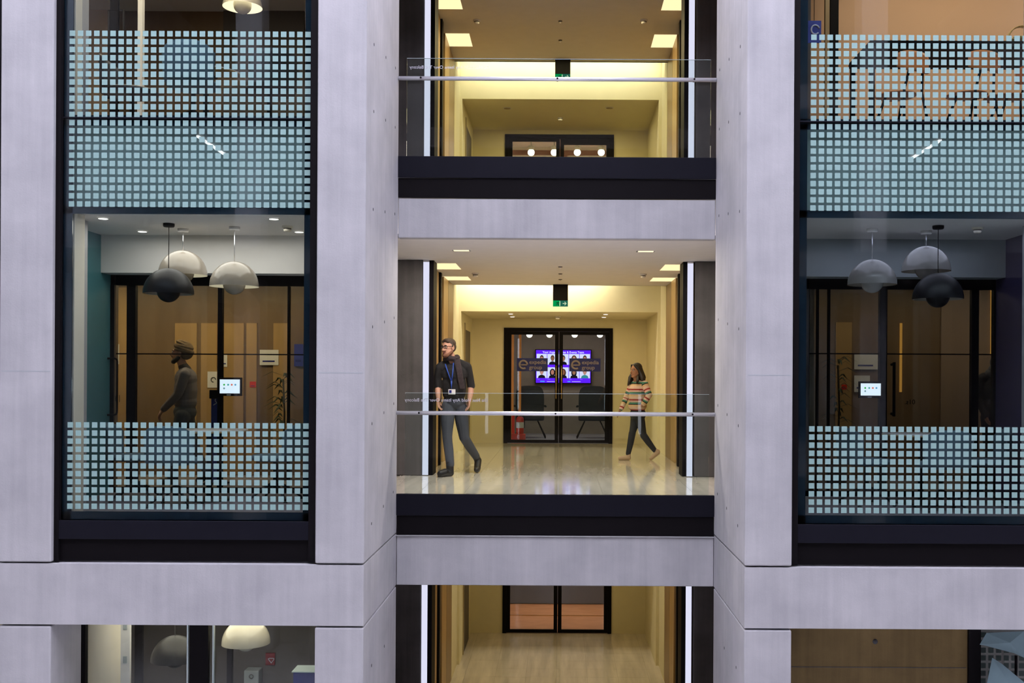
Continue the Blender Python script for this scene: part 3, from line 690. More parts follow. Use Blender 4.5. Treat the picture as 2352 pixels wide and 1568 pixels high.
# ---------------------------------------------------------------- pendants and ceiling fittings
def pendant(px, yrim, d, mat, inner, zc, label, group, R=0.248):
    c = at(px, yrim, d)
    t = thing('pendant_lamp', label, 'pendant lamp', (c.x, d, c.z), group)
    prof = [(R * math.cos(a), 0.262 * math.sin(a)) for a in [i * PI / 2 / 16 for i in range(17)]]
    prof[-1] = (0.0, 0.262)
    MB().lathe(prof, c, 40).build('shade', mat, t)
    inn = [(0.97 * R * math.cos(a), 0.25 * math.sin(a)) for a in [i * PI / 2 / 12 for i in range(13)]]; inn[-1] = (0, .25)
    MB().lathe([(R, 0.0)] + inn, c, 40).build('shade_lining', inner, t)
    ball = [(0.115 * math.sin(a), 0.03 - 0.115 * math.cos(a)) for a in [i * PI / 16 for i in range(11)]]
    MB().lathe(ball, c, 32).build('lower_bowl', mat, t)
    MB().tube([(c.x, d, c.z + 0.26), (c.x, d, zc - 0.03)], 0.004, 6).build('cord', BLACK if mat is PLB else STEEL, t)
    MB().lathe([(0, -0.036), (0.05, -0.036), (0.056, -0.026), (0.056, -0.001), (0, -0.001)], (c.x, d, zc), 24).build('ceiling_rose', BLACK if mat is PLB else WHITE, t)
    return t
LINW = emit('lamp_lining_glow', (1.0, 0.82, 0.55), 0.55)
pendant(387, 675, 10.88, PLB, MATS['white_lacquer'], ZCL, 'black dome pendant lamp in the left meeting room', 'pendant lamps')
pendant(420, 632, 11.26, PLW, LINW, ZCL, 'pale dome pendant partly behind the black one, left meeting room', 'pendant lamps')
pendant(538, 658, 11.10, PLW, LINW, ZCL, 'pale dome pendant hanging right of the black one, left meeting room', 'pendant lamps')
PLG = pbr('grey_lacquer', (0.35, 0.34, 0.33), 0.2, coat=0.5)
pendant(2003, 654, 10.97, PLG, MATS['white_lacquer'], ZCL, 'grey dome pendant nearest the concrete column, right meeting room', 'pendant lamps')
pendant(2127, 623, 11.11, PLG, MATS['white_lacquer'], ZCL, 'highest grey dome pendant in the right meeting room', 'pendant lamps')
pendant(2154, 687, 10.73, PLB, MATS['white_lacquer'], ZCL, 'black dome pendant lamp in the right meeting room', 'pendant lamps')
pendant(557, 17, 13.6, PLC, WARMS, 6.62, 'pale pendant lamp seen from below in the upper left room', 'pendant lamps', 0.245)
pendant(402, 1515, 11.5, pbr('grey_black_lacquer', (0.014, 0.013, 0.013), 0.42), PLC, -1.03, 'dark dome pendant on the ground floor', 'pendant lamps')
pendant(565, 1477, 11.2, PLC, LINW, -1.03, 'cream dome pendant on the ground floor', 'pendant lamps')
def disc_light(px, py, zc, label, group, r=0.045, mat=DOWN, h=0.012, nm='downlight'):
    v = (py - VPY) - (px - VPX) * ROLL
    d = (zc - EYE) * F / (-v)
    c = at(px, py, d)
    t = thing(nm, label, 'ceiling light', (c.x, d, zc), group)
    MB().lathe([(0, -h), (r, -h), (r, -0.001)], (c.x, d, zc), 20).build('lens', mat, t)
    MB().lathe([(r, -h * .8), (r * 1.25, -h * .6), (r * 1.25, -0.001)], (c.x, d, zc), 20).build('trim_ring', WHITE, t)
    return t
for (px, py, w) in ((237, 500, 'nearest the teal wall'), (327, 530, 'left of the black pendant'), (629, 501, 'front right'), (687, 531, 'rear right, by the column')):
    disc_light(px, py, ZCL, f'round ceiling downlight {w}, left meeting room', 'downlights of the left meeting room')
for (px, py, zc, w) in ((1173, 720, 2.49, 'left pair, front'), (1177, 726.5, 2.49, 'left pair, rear'), (1391, 721, 2.49, 'right pair, front'), (1387, 727.5, 2.49, 'right pair, rear')):
    disc_light(px, py, zc, f'small round downlight above the middle lobby doors, {w}', 'downlights above the middle doors', 0.04)
for (px, py, w) in ((1165, 248, 'left'), (1400, 247, 'right')):
    disc_light(px, py, 6.27, f'unlit round downlight above the upper lobby doors, {w}', 'unlit downlights above the upper doors', 0.06, BRONZE)
def slot_light(px, py, zc, label):
    v = (py - VPY) - (px - VPX) * ROLL; d = (zc - EYE) * F / (-v); c = at(px, py, d)
    t = thing('slot_light', label, 'ceiling light', (c.x, d, zc), 'slot lights over the middle balcony')
    lamp('slot_lamp', 'AREA', (c.x, d, zc - 0.01), 56, (1.0, 0.92, 0.84), 0.2, 0.09)
    MB().box(c.x - 0.095, c.x + 0.095, d - 0.045, d + 0.045, zc - 0.004, zc - 0.001).build('lens', WARMS, t)
    for a in (-0.112, 0.095): MB().box(c.x + a, c.x + a + 0.017, d - 0.05, d + 0.05, zc - 0.006, zc - 0.001).build('trim', GREYW, t)
slot_light(1060, 575, HC, 'slim lit ceiling slot above the man in the dark sweater'); slot_light(1483, 577, HC, 'slim lit ceiling slot over the woman side of the balcony')
def detector(px, py, zc, label, r=0.055, mat=WHITE):
    v = (py - VPY) - (px - VPX) * ROLL; d = (zc - EYE) * F / (-v); c = at(px, py, d)
    t = thing('smoke_detector', label, 'smoke detector', (c.x, d, zc), 'smoke detectors')
    MB().lathe([(0, -0.02), (r, -0.02), (r, -0.001)], (c.x, d, zc), 20).build('base', mat, t)
    MB().lathe([(0, -0.06), (r * .55, -0.058), (r * .7, -0.045), (r * .62, -0.02)], (c.x, d, zc), 20).build('sensor', mat, t)
    MB().lathe([(r * .72, -0.036), (r * .74, -0.03), (r * .72, -0.024)], (c.x, d, zc), 20).build('slot', GREYD, t)
detector(1092, 627, HC, 'smoke detector on the middle lobby ceiling, above the man')
detector(1477, 629, HC, 'smoke detector on the middle lobby ceiling, above the woman')
detector(1095, 46, 3.78 + HC, 'smoke detector on the upper lobby ceiling, left'); detector(1479, 46, 3.78 + HC, 'smoke detector on the upper lobby ceiling, right')
detector(660, 519, ZCL, 'smoke detector on the left meeting room ceiling', mat=CREAM); detector(2245, 522, ZCL, 'smoke detector on the right meeting room ceiling', mat=CREAM)
detector(1281, 726, 2.49, 'smoke detector above the middle lobby doors'); detector(1287, 270, 6.27, 'smoke detector above the upper lobby doors')
for i, (py, zc, w) in enumerate(((612, HC, 'middle lobby ceiling, front'), (628, HC, 'middle lobby ceiling, centre'), (641, HC, 'middle lobby ceiling, rear'), (48, 6.66, 'upper lobby ceiling, front'), (92, 6.66, 'upper lobby ceiling, rear'))):
    v = (py - VPY); d = (zc - EYE) * F / (-v); c = at(1287, py, d)
    t = thing('sprinkler', f'tiny sprinkler head on the {w}', 'sprinkler', (c.x, d, zc), 'sprinkler heads')
    MB().lathe([(0, -0.012), (0.03, -0.01), (0.03, -0.001)], (c.x, d, zc), 14).build('cover_plate', GREYD, t)
    MB().lathe([(0, -0.03), (0.01, -0.028), (0.01, -0.01)], (c.x, d, zc), 10).build('head', STEEL, t)

# exit signs
def exit_sign(zc, px0, px1, y0, y1, yb, d, label):
    a, b = X(px0, y1, d), X(px1, y1, d); z0, z1, zt = Z(1287, yb, d), Z(1287, y1, d), zc - 0.001
    t = thing('exit_sign', label, 'exit sign', ((a + b) / 2, d, zt), 'hanging exit signs')
    MB().bbox(a, b, d, d + 0.05, z1 + 0.002, zt, 0.004).build('housing', BLACK, t)
    m = (a + b) / 2
    MB().box(a, m - .002, d - 0.002, d + 0.045, z0, z1).build('sign_panel', GREENS, t)
    MB().box(m - .002, b, d - 0.002, d + 0.045, z0, z1).build('sign_panel', GREEND, t)
    h = z1 - z0; w = b - a; y = d - 0.004
    r = MB(); cx = a + w * .33; cz = (z0 + z1) / 2
    r.tube([(cx + h * .05, y, cz + h * .32), (cx + h * .051, y, cz + h * .33)], h * .09, 8)
    for pts in (((0, .2), (-.05, -.05)), ((-.05, -.05), (.15, -.15), (.12, -.38)), ((-.05, -.05), (-.15, -.22), (-.32, -.26)), ((0, .17), (.2, .08), (.28, .16)), ((0, .17), (-.2, .15), (-.26, .0))):
        r.tube([(cx + q[0] * h, y, cz + q[1] * h) for q in pts], h * .055, 6)
    r.build('running_figure', BLACK, t)
    q = MB(); ax = a + w * .78
    q.box(ax - h * .33, ax + h * .2, y, y + .002, cz - h * .06, cz + h * .06)
    q.tube([(ax, y, cz + h * .28), (ax + h * .28, y, cz), (ax, y, cz - h * .28)], h * .06, 6)
    q.build('arrow', GREENW, t)
    MB().box(a + w * .44, a + w * .49, y, y + .002, cz - h * .4, cz + h * .4).build('doorway_mark', GREENW, t)
exit_sign(HC, 1270, 1304.5, 655, 690, 703.5, 17.95, 'black and green hanging exit sign in the middle lobby')
exit_sign(6.66, 1275, 1310, 137, 170, 183, 17.95, 'black and green hanging exit sign in the upper lobby')

# globe lamps behind the doors
for lv, L, ys, xs in ((0, 0.0, 768, (1216, 1262, 1320, 1378)), (1, 3.78, 350, (1220, 1273, 1326, 1381))):
    for i, px in enumerate(xs):
        d = 24.3; c = at(px, ys, d)
        t = thing('globe_lamp', f'glowing globe lamp {["first", "second", "third", "last"][i]} from left behind the {WHERE[lv]} doors', 'lamp', (c.x, d, c.z), 'globe lamps in a row')
        MB().sphere(c, 0.078 if lv else 0.07, 12).build('globe', GLOBE, t)
        MB().lathe([(0.05, 0.055), (0.06, 0.085), (0.085, 0.13), (0.06, 0.15), (0, 0.155)], c, 16).build('cap', BRONZE, t)
        MB().tube([(c.x, d, c.z + 0.125), (c.x, d, L + (2.6 if lv == 0 else 2.96))], 0.008, 8).build('stem', BLACK, t)

# ---------------------------------------------------------------- the wall screen behind the middle doors
d = 25.1; tx0, tx1 = X(1231, 840, d), X(1356.5, 840, d); tz0, tz1 = Z(1293, 879, d), Z(1293, 804, d)
tv = thing('wall_screen', 'bright purple wall screen showing a team page, behind the doors', 'screen', ((tx0 + tx1) / 2, d, tz0))
MB().bbox(tx0 - 0.02, tx1 + 0.02, d, d + 0.06, tz0 - 0.02, tz1 + 0.02, 0.004).build('bezel', BLACK, tv)
MB().box(tx0, tx1, d - 0.006, d - 0.001, tz0, tz1).build('display', emit('screen_purple', (0.10, 0.012, 0.85), 1.5), tv)
SWH = emit('screen_white', (0.72, 0.74, 1.0), 1.15); STX = emit('screen_text', (0.9, 0.88, 1.0), 1.2)
text_mesh('title_lettering', 'Your Angel Facilities & Events Team', 0.066, STX, tv, ((tx0 + tx1) / 2, d - 0.008, tz1 - 0.07), align='CENTER', bold=0.001)
tw_, th_ = (tx1 - tx0), (tz1 - tz0)
skins = [(0.55, 0.22, 0.16), (0.62, 0.30, 0.24), (0.40, 0.18, 0.10), (0.30, 0.12, 0.07)]
SKT = [emit(f'screen_skin_{i}', s, 1.0) for i, s in enumerate(skins)]
HRT = [emit('screen_dark', (0.012, 0.010, 0.02), 1.0), emit('screen_hair', (0.09, 0.03, 0.015), 1.0), emit('screen_teal', (0.05, 0.30, 0.34), 1.0)]
for r in range(2):
    for k in range(5):
        x0 = tx0 + tw_ * (0.012 + k * 0.197); x1 = x0 + tw_ * 0.188
        z1 = tz1 - th_ * (0.115 + r * 0.41); z0 = z1 - th_ * 0.33
        tl = MB().box(x0, x1, d - 0.008, d - 0.006, z0, z1).build('portrait_tile', SWH, tv)
        cx = (x0 + x1) / 2; w = x1 - x0; h = z1 - z0
        def el(cx, cz, rx, rz, dd, n=14): return MB().add([(cx + rx * math.cos(2 * PI * i / n), dd, cz + rz * math.sin(2 * PI * i / n)) for i in range(n)], [tuple(range(n))])
        longh = (r * 5 + k) in (3, 6, 7, 8)
        el(cx, z0 + h * (.5 if longh else .62), w * (.27 if longh else .19), h * (.38 if longh else .26), d - 0.0095).build('portrait_hair', HRT[(k + r) % 2], tl)
        sh = [(cx - w * .36, d - .0105, z0), (cx + w * .36, d - .0105, z0), (cx + w * .3, d - .0105, z0 + h * .2), (cx + w * .1, d - .0105, z0 + h * .3), (cx - w * .1, d - .0105, z0 + h * .3), (cx - w * .3, d - .0105, z0 + h * .2)]
        MB().add(sh, [(0, 1, 2, 3, 4, 5)]).build('portrait_clothes', HRT[2] if r == 1 and k == 4 else HRT[0], tl)
        el(cx, z0 + h * .54, w * .155, h * .23, d - 0.0115).build('portrait_face', SKT[(k * 3 + r) % 4], tl)
        if r == 1: text_mesh('caption_lettering', '------', 0.03, STX, tl, (x0 + .01, d - .0085, z0 - 0.035))
MB().box(tx0 + tw_ * .08, tx0 + tw_ * .16, d - .008, d - .006, tz0 + th_ * .03, tz0 + th_ * .055).box(tx0 + tw_ * .58, tx0 + tw_ * .63, d - .008, d - .006, tz0 + th_ * .03, tz0 + th_ * .055).build('footer_mark', emit('screen_cyan', (0.05, 0.5, 0.9), 1.2), tv)
MB().box(tx0 + tw_ * .20, tx0 + tw_ * .36, d - .008, d - .006, tz0 + th_ * .035, tz0 + th_ * .045).box(tx0 + tw_ * .66, tx0 + tw_ * .82, d - .008, d - .006, tz0 + th_ * .035, tz0 + th_ * .045).build('footer_line', STX, tv)

# logo stickers on the middle doors
dr0 = doors[0]; ds = DR - 0.0
for px0, px1 in ((1187, 1258), (1307.5, 1379.5)):
    a, b = X(px0, 837, DR), X(px1, 837, DR); z0, z1 = Z(1283, 852.5, DR), Z(1283, 822.5, DR)
    st = MB().box(a, b, ds + 0.014, ds + 0.018, z0, z1).build('logo_sticker', SIGNB, dr0)
    w, h = b - a, z1 - z0; cx, cz = a + w * .21, (z0 + z1) / 2; R = h * .30
    arc = [(cx + R * math.cos(t), ds + 0.011, cz + R * math.sin(t)) for t in [0.0 + i * 0.28 for i in range(20)]]
    MB().tube(arc, h * .085, 6).tube([(cx - R, ds + .011, cz - h * .02), (cx + R, ds + .011, cz - h * .02)], h * .06, 6).build('logo_mark', MATS['logo_print'] if 'logo_print' in MATS else pbr('logo_print', (0.30, 0.25, 0.27), 0.5), st)
    text_mesh('logo_lettering', 'expedia', h * .42, MATS['logo_print'], st, (a + w * .40, ds + 0.012, cz + h * .06), bold=.0015)
    text_mesh('logo_lettering', 'group', h * .42, MATS['logo_print'], st, (a + w * .40, ds + 0.012, cz - h * .34), bold=.0015)

# fire extinguisher on its red stand, orange door edge, armchairs behind the middle doors
d = 22.0
fe = thing('extinguisher_stand', 'red L-shaped extinguisher stand behind the left glass door', 'stand', (X(1190, 1006, d), d, 0.0))
MB().box(X(1175, 975, d), X(1181.5, 975, d), d + 0.05, d + 0.09, 0.002, Z(1178, 944, d)).build('back_post', RED, fe)
MB().bbox(X(1175, 1000, d), X(1207, 1000, d), d - 0.1, d + 0.09, 0.002, 0.16, 0.008).build('base_tray', RED, fe)
ex = thing('fire_extinguisher', 'red fire extinguisher standing on the red tray', 'fire extinguisher', (X(1194, 1000, d), d, 0.162))
c_ = (X(1194.5, 975, d), d - 0.01, 0.162); zt = Z(1194, 956, d) - 0.162
MB().lathe([(0, 0), (0.07, 0), (0.078, 0.012), (0.078, zt - 0.06), (0.06, zt - 0.015), (0.025, zt), (0, zt)], c_, 20).build('cylinder_body', RED, ex)
MB().lathe([(0.022, zt), (0.022, zt + .05), (0, zt + .05)], c_, 12).box(c_[0] - .05, c_[0] + .06, c_[1] - .012, c_[1] + .012, c_[2] + zt + .04, c_[2] + zt + .06).build('valve', BLACK, ex)
MB().tube([(c_[0] + .03, c_[1], c_[2] + zt + .03), (c_[0] + .09, c_[1] - .02, c_[2] + zt), (c_[0] + .095, c_[1] - .02, c_[2] + zt - .2), (c_[0] + .085, c_[1] - .02, c_[2] + .12)], 0.009, 8).build('hose', BLACK, ex)
MB().lathe([(0.079, 0.12), (0.079, 0.24)], c_, 20).build('paper_label', PAPER, ex)
for px0, px1, w in ((1174.5, 1180, 'beside the door frame'), (1191, 1197, 'behind the extinguisher')):
    m_ = 22.3; tag(MB().bbox(X(px0, 880, m_), X(px1, 880, m_), m_, m_ + .06, 0.002, 2.596, .003).build('orange_post', ORANGE), f'tall slim orange post {w}', 'post', 'orange posts')
def armchair(cx, d, label):
    t = thing('armchair', label, 'armchair', (cx, d, 0.0), 'dark armchairs before the screen')
    w = 0.31
    pts = []
    MB().prism([(cx + w * math.copysign(abs(math.cos(q)) ** .45, math.cos(q)), 0.78 + .36 * math.copysign(abs(math.sin(q)) ** .55, math.sin(q))) for q in [i * PI / 14 for i in range(28)]], d - 0.04, d + 0.05).build('backrest', CHD, t)
    MB().bbox(cx - w, cx + w, d + 0.02, d + 0.58, 0.38, 0.52, .03).build('seat', CHD, t)
    for s in (-1, 1):
        MB().tube([(cx + s * (w + .02), d, 0.70), (cx + s * (w + .03), d + .45, 0.68)], 0.025, 8).build('armrest', CHD, t)
        for e in (0.02, 0.5):
            MB().tube([(cx + s * w * .5, d + .28, 0.4), (cx + s * w * 1.1, d + e, 0.002)], 0.014, 8).build('leg', BLACK, t)
CHD = pbr('dark_green_leather', (0.008, 0.010, 0.011), 0.5)
armchair(X(1217, 900, 23.2), 23.2, 'dark armchair behind the left glass door'); armchair(X(1362, 900, 23.2), 23.2, 'dark armchair behind the right glass door')

# ---------------------------------------------------------------- tablets
def tablet(px0, px1, y0, y1, d, label, postpx=None):
    a, b = X(px0, y0, d), X(px1, y0, d); z0, z1 = Z(px0, y1, d), Z(px0, y0, d)
    t = thing('room_tablet', label, 'tablet', ((a + b) / 2, d, z0), 'room booking tablets')
    e = 0.022
    MB().bbox(a - e, b + e, d, d + 0.025, z0 - e * 1.3, z1 + e, .005).build('housing', BLACK, t)
    MB().box(a, b, d - 0.003, d - 0.0005, z0, z1).build('screen', MATS['tablet_screen'] if 'tablet_screen' in MATS else emit('tablet_screen', (0.80, 0.88, 1.0), 1.15), t)
    w, h = b - a, z1 - z0
    for i, (u, v, c) in enumerate(((.22, .62, (0.03, .45, .06)), (.42, .62, (.05, .38, .35)), (.60, .62, (.8, .15, .1)), (.78, .62, (.08, .35, .6)), (.22, .36, (.2, .35, .4)))):
        k = f'app_dot_{i}'
        MB().lathe([(0, -0.001), (0.0105, -0.001), (0.0105, 0.0)], (a + w * u, d - 0.0035, z0 + h * v), 12, 'y').build('app_icon', MATS[k] if k in MATS else emit(k, c, 1.0), t)
    MB().box(a + w * .35, a + w * .55, d - 0.004, d - .001, z0 - e * 1.1, z0 - e * .5).build('button_bar', GREYW, t)
    MB().box((a + b) / 2 - .03, (a + b) / 2 + .03, d + 0.025, DP + 0.02, z0 + h * .3, z0 + h * .7).build('bracket', BLACK, t)
tablet(505, 551, 871, 903, DP - 0.06, 'lit room tablet behind the walking man in the left meeting room')
tablet(1977, 2023, 880, 908, DP - 0.06, 'lit room tablet on the right meeting room partition')

# ---------------------------------------------------------------- furniture
def sheet(fn, nu, nv, th):
    """closed thin shell from a parametric surface"""
    P = [[Vector(fn(i / nu, j / nv)) for j in range(nv + 1)] for i in range(nu + 1)]
    N = [[None] * (nv + 1) for _ in range(nu + 1)]
    for i in range(nu + 1):
        for j in range(nv + 1):
            du = P[min(i + 1, nu)][j] - P[max(i - 1, 0)][j]; dv = P[i][min(j + 1, nv)] - P[i][max(j - 1, 0)]
            n = du.cross(dv); N[i][j] = n.normalized() if n.length > 1e-9 else Vector((0, 0, 1))
    v = [P[i][j] for i in range(nu + 1) for j in range(nv + 1)] + [P[i][j] + N[i][j] * th for i in range(nu + 1) for j in range(nv + 1)]
    w = nv + 1; K = (nu + 1) * w; f = []
    for i in range(nu):
        for j in range(nv):
            a = i * w + j; f.append((a, a + w, a + w + 1, a + 1)); f.append((a + K, a + 1 + K, a + w + 1 + K, a + w + K))
    for i in range(nu):
        a = i * w; f.append((a, a + K, a + w + K, a + w)); a = i * w + nv; f.append((a, a + w, a + w + K, a + K))
    for j in range(nv):
        a = j; f.append((a, a + 1, a + 1 + K, a + K)); a = nu * w + j; f.append((a, a + K, a + 1 + K, a + 1))
    return MB().add(v, f, True)
def make_shell_chair(mat, label, group):
    """swivel tub chair: wrapped shell, seat pad, column and four star feet; faces +y, stands on z=0"""
    t = thing('shell_chair', label, 'chair', (0, 0, 0), group)
    def back(u, v):
        a = (u - .5) * 1.9
        r = 0.27 + 0.02 * v
        z = 0.44 + 0.38 * v * (1 - 0.25 * abs(2 * u - 1) ** 3)
        return (r * math.sin(a) * 1.02, 0.02 - r * math.cos(a), z)
    sheet(back, 18, 8, 0.022).build('backrest', mat, t)
    MB().lathe([(0, 0.42), (0.2, 0.42), (0.255, 0.44), (0.262, 0.465), (0.23, 0.485), (0, 0.49)], (0, 0.03, 0), 28).build('seat', mat, t)
    MB().lathe([(0.0, 0.08), (0.028, 0.08), (0.024, 0.42), (0.08, 0.425), (0, .43)], (0, 0.03, 0), 14).build('column', CHBK, t)
    for k in range(4):
        a = PI / 4 + k * PI / 2
        MB().tube([(0, 0.03, 0.2), (0.14 * math.cos(a), 0.03 + 0.14 * math.sin(a), 0.13), (0.29 * math.cos(a), 0.03 + 0.29 * math.sin(a), 0.022)], [0.02, 0.017, 0.012], 8).build('leg', CHBK, t)
        MB().lathe([(0, 0), (0.022, 0), (0.02, 0.015), (0, 0.02)], (0.29 * math.cos(a), 0.03 + 0.29 * math.sin(a), 0.001), 10).build('foot', CHBK, t)
    return t
def place(proto, first, loc, rz, label):
    o = proto if first else copy_tree(proto)
    o.location = loc; o.rotation_euler = (0, 0, rz); o['label'] = label
    return o
pc = make_shell_chair(CHBL, 'x', 'slate blue shell chairs')
place(pc, True, (-3.88, 10.80, 0), 0.0, 'slate blue shell chair with its back to the left window')
place(pc, False, (-4.50, 11.30, 0), -1.4, 'slate blue shell chair nearest the teal wall')
place(pc, False, (-2.98, 11.35, 0), 1.4, 'shell chair on the column side of the left meeting table')
place(pc, False, (3.86, 10.80, 0), 0.0, 'slate blue shell chair with its back to the right window')
place(pc, False, (3.20, 11.25, 0), -1.3, 'shell chair in the right meeting room nearest the concrete column')
place(pc, False, (4.48, 11.30, 0), 1.4, 'shell chair nearest the violet wall')
place(pc, False, (-3.66, 10.62, ZU), 0.1, 'slate blue shell chair against the upper left window')
bk = make_shell_chair(CHBK, 'x', 'black shell chairs')
place(bk, True, (-4.42, 10.95, ZU), -1.5, 'black shell chair nearest the left lining of the upper left window')
place(bk, False, (-2.95, 10.85, ZU), 0.5, 'black shell chair on the column side of the upper left room')
def round_table(x, y, z, R, label):
    t = thing('round_table', label, 'table', (x, y, z), 'round meeting tables')
    MB().lathe([(0, 0.722), (R - .005, 0.722), (R, 0.727), (R, 0.735), (0, .735)], (x, y, z), 40).build('table_top', OAK, t)
    MB().lathe([(0, .7352), (R - .004, .7352), (R - .004, .745), (0, .745)], (x, y, z), 40).build('top_surface', TABW, t)
    MB().lathe([(0, 0.012), (0.03, 0.012), (0.03, .70), (.12, .722), (0, .722)], (x, y, z), 16).build('column', CHBK, t)
    MB().lathe([(0, 0.001), (0.26, 0.001), (0.26, 0.008), (0.03, .02), (0, .02)], (x, y, z), 28).build('base', CHBK, t)
round_table(-3.72, 11.38, 0, 0.40, 'round wood edged table in the left meeting room'); round_table(3.84, 11.38, 0, 0.40, 'round wood edged table in the right meeting room')
round_table(-3.75, 11.3, ZU, 0.40, 'round table in the upper left room')
# upper right: high black table, orange plywood chairs, stools, basket
t = thing('high_table', 'long black high table in the upper right room', 'table', (4.2, 11.7, ZU))
x0, x1 = X(1999, 90, 11.2), 6.6
MB().bbox(x0, x1, 11.2, 12.05, ZU + 1.06, ZU + 1.12, .006).build('table_top', BLACK, t)
for (xx, yy) in ((x0 + .03, 11.24), (x0 + .03, 11.98), (x1 - .05, 11.24), (x1 - .05, 11.98)):
    MB().box(xx - .025, xx + .025, yy - .025, yy + .025, ZU + .002, ZU + 1.06).build('leg', BLACK, t)
MB().box(x0 + .03, x1 - .05, 11.23, 11.26, ZU + .14, ZU + .18).build('foot_rail', BLACK, t)
def make_ply_chair():
    t = thing('plywood_chair', 'x', 'chair', (0, 0, 0), 'orange plywood chairs')
    def back(u, v):
        a = (u - .5) * 1.35; k = 1 - 0.35 * abs(2 * u - 1) ** 4
        return (0.29 * math.sin(a) / math.sin(.675) * .78, -0.02 - 0.33 * math.cos(a) + 0.27, 0.70 + (v - .5) * 0.20 * k + .04)
    sheet(back, 16, 6, 0.014).build('backrest', STOOLW, t)
    MB().lathe([(0, .45), (.19, .45), (.205, .458), (.2, .47), (0, .472)], (0, .2, 0), 28).build('seat', STOOLW, t)
    for s in (-1, 1):
        MB().tube([(s * .09, -.06, .70), (s * .13, -.02, .46), (s * .20, -.08, .002)], .014, 8).build('leg', BLACK, t)
        MB().tube([(s * .12, .22, .45), (s * .19, .38, .002)], .014, 8).build('leg', BLACK, t)
    return t
pc2 = make_ply_chair()
place(pc2, True, (X(2094, 140, 10.75), 10.75, ZU), 0.55, 'orange plywood chair, left one in the upper right window')
place(pc2, False, (X(2258, 150, 10.72), 10.72, ZU), 0.5, 'orange plywood chair in the middle of the upper right window')
place(pc2, False, (4.74, 10.98, ZU), 1.57, 'orange plywood chair cut by the right edge of the picture')
bz = ZU + 1.121; bx = X(2345, 60, 11.45)
b = thing('woven_basket', 'small golden woven basket with arched handle on the black table', 'basket', (bx, 11.45, bz))
BASK = pbr('golden_wicker', (0.55, 0.36, 0.10), 0.7, var=0.3, scale=(60, 60, 60), bump=.5)
MB().lathe([(0, .004), (.11, .004), (.15, .07), (.16, .075), (.155, .06), (.11, .012), (0, .012)], (bx, 11.45, bz), 28).build('bowl', BASK, b)
for o_ in (-.025, 0, .025):
    MB().tube([(bx + .145 * math.cos(a), 11.45 + o_, bz + .07 + .16 * math.sin(a)) for a in [i * PI / 12 for i in range(13)]], .006, 6).build('handle', BASK, b)
pb = tag(MB().sphere((bx - .03, 11.43, bz + .085), .06, 10, (1.3, 1, .6)).build('green_napkin', pbr('green_cloth', (0.12, 0.20, 0.04), .9)), 'green cloth lying in the woven basket', 'cloth')

# notices, plant and stands in the left corridor
def notice(px0, px1, y0, y1, mat, label, d=14.178, nm='paper_notice', ring=False, txt=None):
    a, b = X(px0, y0, d), X(px1, y0, d); z0, z1 = Z(px0, y1, d), Z(px0, y0, d)
    t = thing(nm, label, 'notice', ((a + b) / 2, d, z0), 'wall notices')
    MB().box(a, b, d - .006, d - .001, z0, z1).build('sheet', mat, t)
    if ring: MB().tube([((a + b) / 2 + .12 * (b - a) + .03 * math.cos(q), d - .008, (z0 + z1) / 2 + .03 * math.sin(q)) for q in [i * .3 for i in range(17)]], .006, 6).build('ring_mark', GREYD, t)
    else: MB().box(a + (b - a) * .15, a + (b - a) * .8, d - .008, d - .006, z0 + (z1 - z0) * .2, z0 + (z1 - z0) * .3).build('printed_line', SIGNB, t)
notice(262, 274, 790, 836, PAPER, 'tall paper notice at the left end of the corridor')
notice(477, 499, 853, 890, PAPER, 'square white notice with a ring, behind the walking man', ring=True)
notice(508, 522, 814, 842, PAPER, 'small paper notice above the left tablet')
notice(597, 640, 803, 838, PAPER, 'wide paper notice on the corridor wall'); notice(574, 588, 876, 889, RED, 'small red sign beside the left tablet')
notice(676, 697, 790, 841, SIGNBL, 'blue poster at the right end of the left corridor', nm='blue_poster')
notice(1962, 2016, 812, 848, PAPER, 'wide dim paper notice above the right tablet'); notice(1962, 1998, 862, 900, PAPER, 'square dim notice behind the right tablet')
notice(1933, 1945, 883, 894, RED, 'small red sign in the right corridor')
s = thing('sanitiser_stand', 'dark blue sanitiser stand below the left tablet', 'stand', (X(494, 980, 13.0), 13.0, 0.0))
sx_ = X(494, 980, 13.0); MB().bbox(sx_ - .05, sx_ + .05, 13.0, 13.06, .02, Z(494, 915, 13), .005).build('post', SIGNBL, s); MB().bbox(sx_ - .14, sx_ + .14, 12.9, 13.16, .001, .02, .004).build('base', BLACK, s)
MB().bbox(sx_ - .055, sx_ + .055, 12.94, 13.05, Z(494, 915, 13), Z(494, 895, 13), .008).build('dispenser', BLACK, s)
MB().tube([(sx_ - .02, 12.998, Z(494, 930, 13)), (sx_ + .02, 12.998, Z(494, 925, 13)), (sx_, 12.998, Z(494, 920, 13)), (sx_ + .005, 12.998, Z(494, 914, 13))], .006, 6).build('drop_mark', SIGNW, s)
LEAF = pbr('dark_leaf', (0.012, 0.03, 0.012), 0.5)
